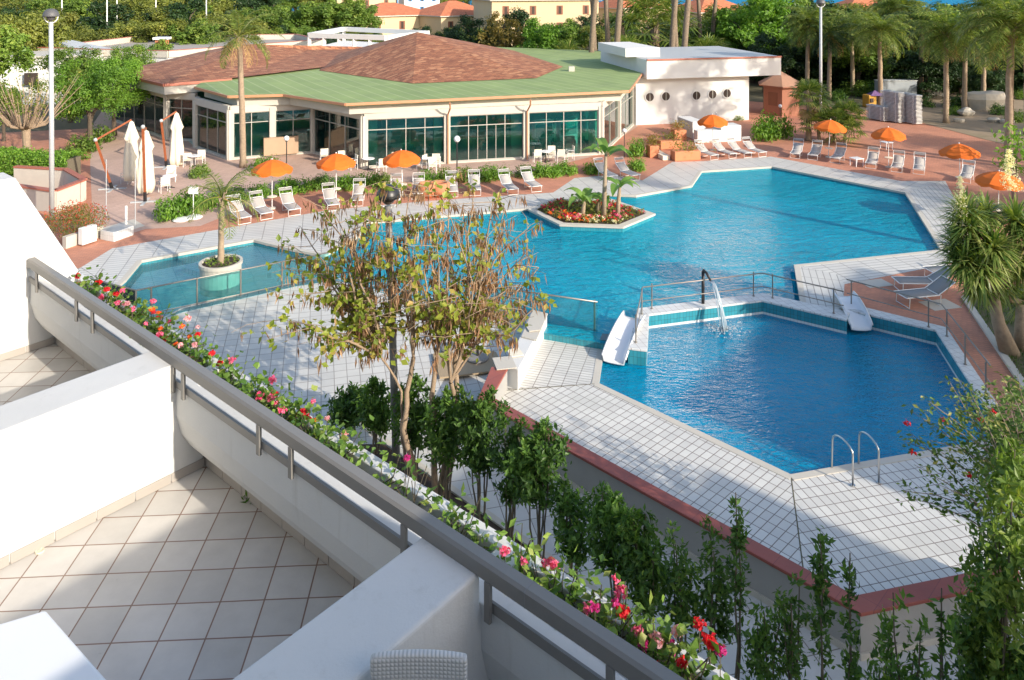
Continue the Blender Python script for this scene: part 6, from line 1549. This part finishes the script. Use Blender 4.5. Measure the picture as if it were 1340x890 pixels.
wb2 = thing('white_outbuilding', 'white building glimpsed between the trees at the left edge', 'building', at(30, 150)); p = at_d(40, 120, 78); MB().box((p.x, p.y, 2.3), (12, 6, 4.6), .2).build('wall', M['stucco_far'], wb2); MB().box((p.x, p.y, 4.7), (12.5, 6.5, .2), .2).build('roof', M['offwhite'], wb2); MB().box((p.x + 2, p.y - 3.1, 2.6), (1.2, .1, 1.2), .2).build('window', M['window_dark'], wb2)
wb3 = thing('white_shed', 'white shed with a sloping roof behind the trees right of the street lamp', 'shed', at(110, 110)); p = at_d(118, 66, 88); MB().box((p.x, p.y, 2.0), (7, 5, 4.0), -.3).build('wall', M['stucco_far'], wb3); m = MB(); m.box((p.x, p.y, 4.4), (7.6, 5.4, .15), M=Matrix.Rotation(R(12), 3, 'Y')); m.build('roof', M['galv'], wb3)
pg = thing('white_roof_frame', 'white concrete roof frame with open bays behind the shingle roofs', 'pergola', at_d(480, 80, 92).to_2d().to_3d())
g0, g1, g2, g3 = [at_d(x, 60, Y) for x, Y in ((405, 88), (505, 84), (560, 92), (450, 100))]
MB().prism([v.to_2d() for v in (g0, g1, g2, g3)], 0, 4.5).build('wall', M['stucco_far'], pg)
for a, b in ((g0, g1), (g1, g2), (g0, g3), (g3, g2)): MB().bar((a.x, a.y, 6.0), (b.x, b.y, 6.0), .5, .55).build('beam', M['stucco_far'], pg)
for k in range(6):
    c = g0.lerp(g1, k / 5); MB().box((c.x, c.y, 5.1), (.4, .4, 1.3), .3).build('post', M['stucco_far'], pg)
for v in (g2, g3): MB().box((v.x, v.y, 5.1), (.4, .4, 1.3), .3).build('post', M['stucco_far'], pg)
# houses
def house(px, Y, w, d, eave, ridge, rz, label, wall='cream', roof='house_roof', arched=False, wins=3, storeys=1, hipped=True):
    c = at_d(px, 0, Y); t = thing('house', label, 'house', (c.x, Y, 0)); Mz = Matrix.Rotation(rz, 3, 'Z'); C = Vector((c.x, Y, 0))
    def W(x, y, z): return C + Mz @ Vector((x, y, z))
    MB().box(C + Vector((0, 0, eave / 2)), (w, d, eave), rz).build('wall', M[wall], t)
    if hipped:
        b = [W(x, y, 0).to_2d() for x, y in ((-w/2-.5, -d/2-.5), (w/2+.5, -d/2-.5), (w/2+.5, d/2+.5), (-w/2-.5, d/2+.5))]; k = max(.01, (w - d) / 2 * .9)
        hip(b, W(-k, 0, ridge), eave + .12, 'roof', M[roof], t, W(k, 0, ridge)); MB().prism(b, eave - .06, eave + .115).build('eaves', M['offwhite'], t)
    else:
        MB().box(C + Vector((0, 0, eave + .25)), (w + .2, d + .2, .5), rz).build('roof', M[wall], t)
    for s in range(storeys):
        for i in range(wins):
            for face in (0, 1):
                x = -w/2 + w * (i + .5) / wins; y = -d/2
                if face: 
                    if i > 1: continue
                    p = W(w/2 + .01, -d/2 + d * (i + .5) / 2, 0); an = rz + math.pi / 2
                else: p = W(x, y - .01, 0); an = rz
                z = eave - 1.75 - s * 3.0
                o = MB().box(p + Vector((0, 0, z)), (1.15, .12, 1.6), an).build('window', M['brown_shutter' if wall == 'cream' else 'blue_shutter'], t)
                if arched: MB().lathe([(.56, -.07), (.56, .07)], (0, 0, 0), 16).build('arch', M['brown_shutter'], o) and None
                MB().box(p + Vector((0, 0, z)), (.5, .16, 1.3), an).build('pane', M['window_dark'], o)
                if arched:
                    a = [c_ for c_ in o.children if c_.name.startswith('arch')][0]; a.location = p + Vector((0, 0, z + .8)) - C; a.rotation_euler = (R(90), 0, an)
    return t
house(508, 150, 15, 12, 5.8, 8.2, R(35), 'cream house with a red tiled hip roof, leftmost of the two in the middle', arched=True)
house(592, 150, 13, 11, 5.8, 8.6, R(40), 'cream house with arched brown windows and a red tiled hip roof, right of its twin', arched=True)
house(700, 140, 20, 12, 9.0, 11.0, R(18), 'large cream house with a wide red roof at the top, above the yellow green tree', storeys=2, wins=4)
house(822, 150, 11, 10, 7.2, 10.2, R(30), 'cream house with a red roof seen between the tall palm trunks', storeys=2)
house(928, 145, 12, 10, 6.6, 9.6, R(25), 'cream house with a red roof behind the palms over the white annex', storeys=2)
house(1130, 170, 14, 10, 6.2, 9.0, R(10), 'red roofed house barely seen through the palm crowns', storeys=1)
house(548, 215, 10, 8, 9.5, 10, R(20), 'white flat roofed house with blue shutters at the top', 'stucco_far', hipped=False, storeys=2)
house(472, 205, 16, 10, 8.6, 11.2, R(30), 'pale cream house without visible red tiles, left at the top', 'cream', storeys=2)
house(648, 190, 9, 8, 8.0, 10.4, R(30), 'red roofed house peeking over the trees at the top, far back', storeys=2)
house(440, 225, 12, 9, 10.2, 11.6, R(-20), 'cream gabled house at the top left of the houses', storeys=2)
house(525, 240, 8, 7, 11.0, 10, R(25), 'small white house with blue windows behind the flat roofed white one', 'stucco_far', hipped=False, storeys=2)
# unseen blocks added towards the sun to shade the near pool, gap lights deck
wg = thing('unseen_shade_building', 'unseen white block added right of the frame to shade the near pool', 'building', (40, -10, 0))
sd = Vector((-.75, .655)); sn = Vector((.655, .75))
def add_shade_block(w0, w1, h, s0=-34, s1=-24):
    c = [sn * w0 + sd * s0, sn * w1 + sd * s0, sn * w1 + sd * s1, sn * w0 + sd * s1]; MB().prism(c, -1, h).build('shade_block', M['stucco_far'], wg)
add_shade_block(5, 15.3, 15.5); add_shade_block(15.31, 18.0, 13.6); add_shade_block(20.2, 34, 14.5)

# ------------------------------------------------------------------ light, sky, camera
w = bpy.data.worlds.new('World'); SC.world = w; w.use_nodes = True
nt = w.node_tree; nt.nodes.clear()
o = nt.nodes.new('ShaderNodeOutputWorld'); b = nt.nodes.new('ShaderNodeBackground'); s = nt.nodes.new('ShaderNodeTexSky')
s.sky_type = 'NISHITA'; s.sun_disc = False; s.sun_elevation = SUN_EL; s.sun_rotation = SUN_AZ; s.altitude = 20; s.air_density = 1.0; s.dust_density = 1.6; s.ozone_density = .8
b.inputs[1].default_value = .15
nt.links.new(s.outputs[0], b.inputs[0]); nt.links.new(b.outputs[0], o.inputs[0])
sl = bpy.data.lights.new('sun', 'SUN'); sl.energy = 3.2; sl.angle = R(.53); sl.color = (1.0, .90, .76)
so = bpy.data.objects.new('sun', sl); COL.objects.link(so)
dv = Vector((-.75 * math.cos(SUN_EL), .66 * math.cos(SUN_EL), -math.sin(SUN_EL)))
so.rotation_euler = dv.to_track_quat('-Z', 'Y').to_euler(); so.location = (30, -20, 30)
cd = bpy.data.cameras.new('camera'); cam = bpy.data.objects.new('camera', cd); COL.objects.link(cam)
cam.location = (0, 0, H); cam.rotation_euler = (R(90), 0, 0)
cd.sensor_width = 36; cd.lens = F / 1340 * 36; cd.shift_y = (HY - 445) / 1340; cd.clip_start = .1; cd.clip_end = 40000
SC.camera = cam
SC.render.resolution_x = 1024; SC.render.resolution_y = 680
SC.view_settings.view_transform = 'Standard'; SC.view_settings.look = 'None'; SC.view_settings.exposure = .95; SC.view_settings.gamma = 1.0
SC.cycles.max_bounces = 8; SC.cycles.transparent_max_bounces = 12; SC.cycles.diffuse_bounces = 4; SC.cycles.caustics_reflective = False; SC.cycles.caustics_refractive = False
SC.cycles.sample_clamp_indirect = 6.0
# drop any prototype that was never stood anywhere
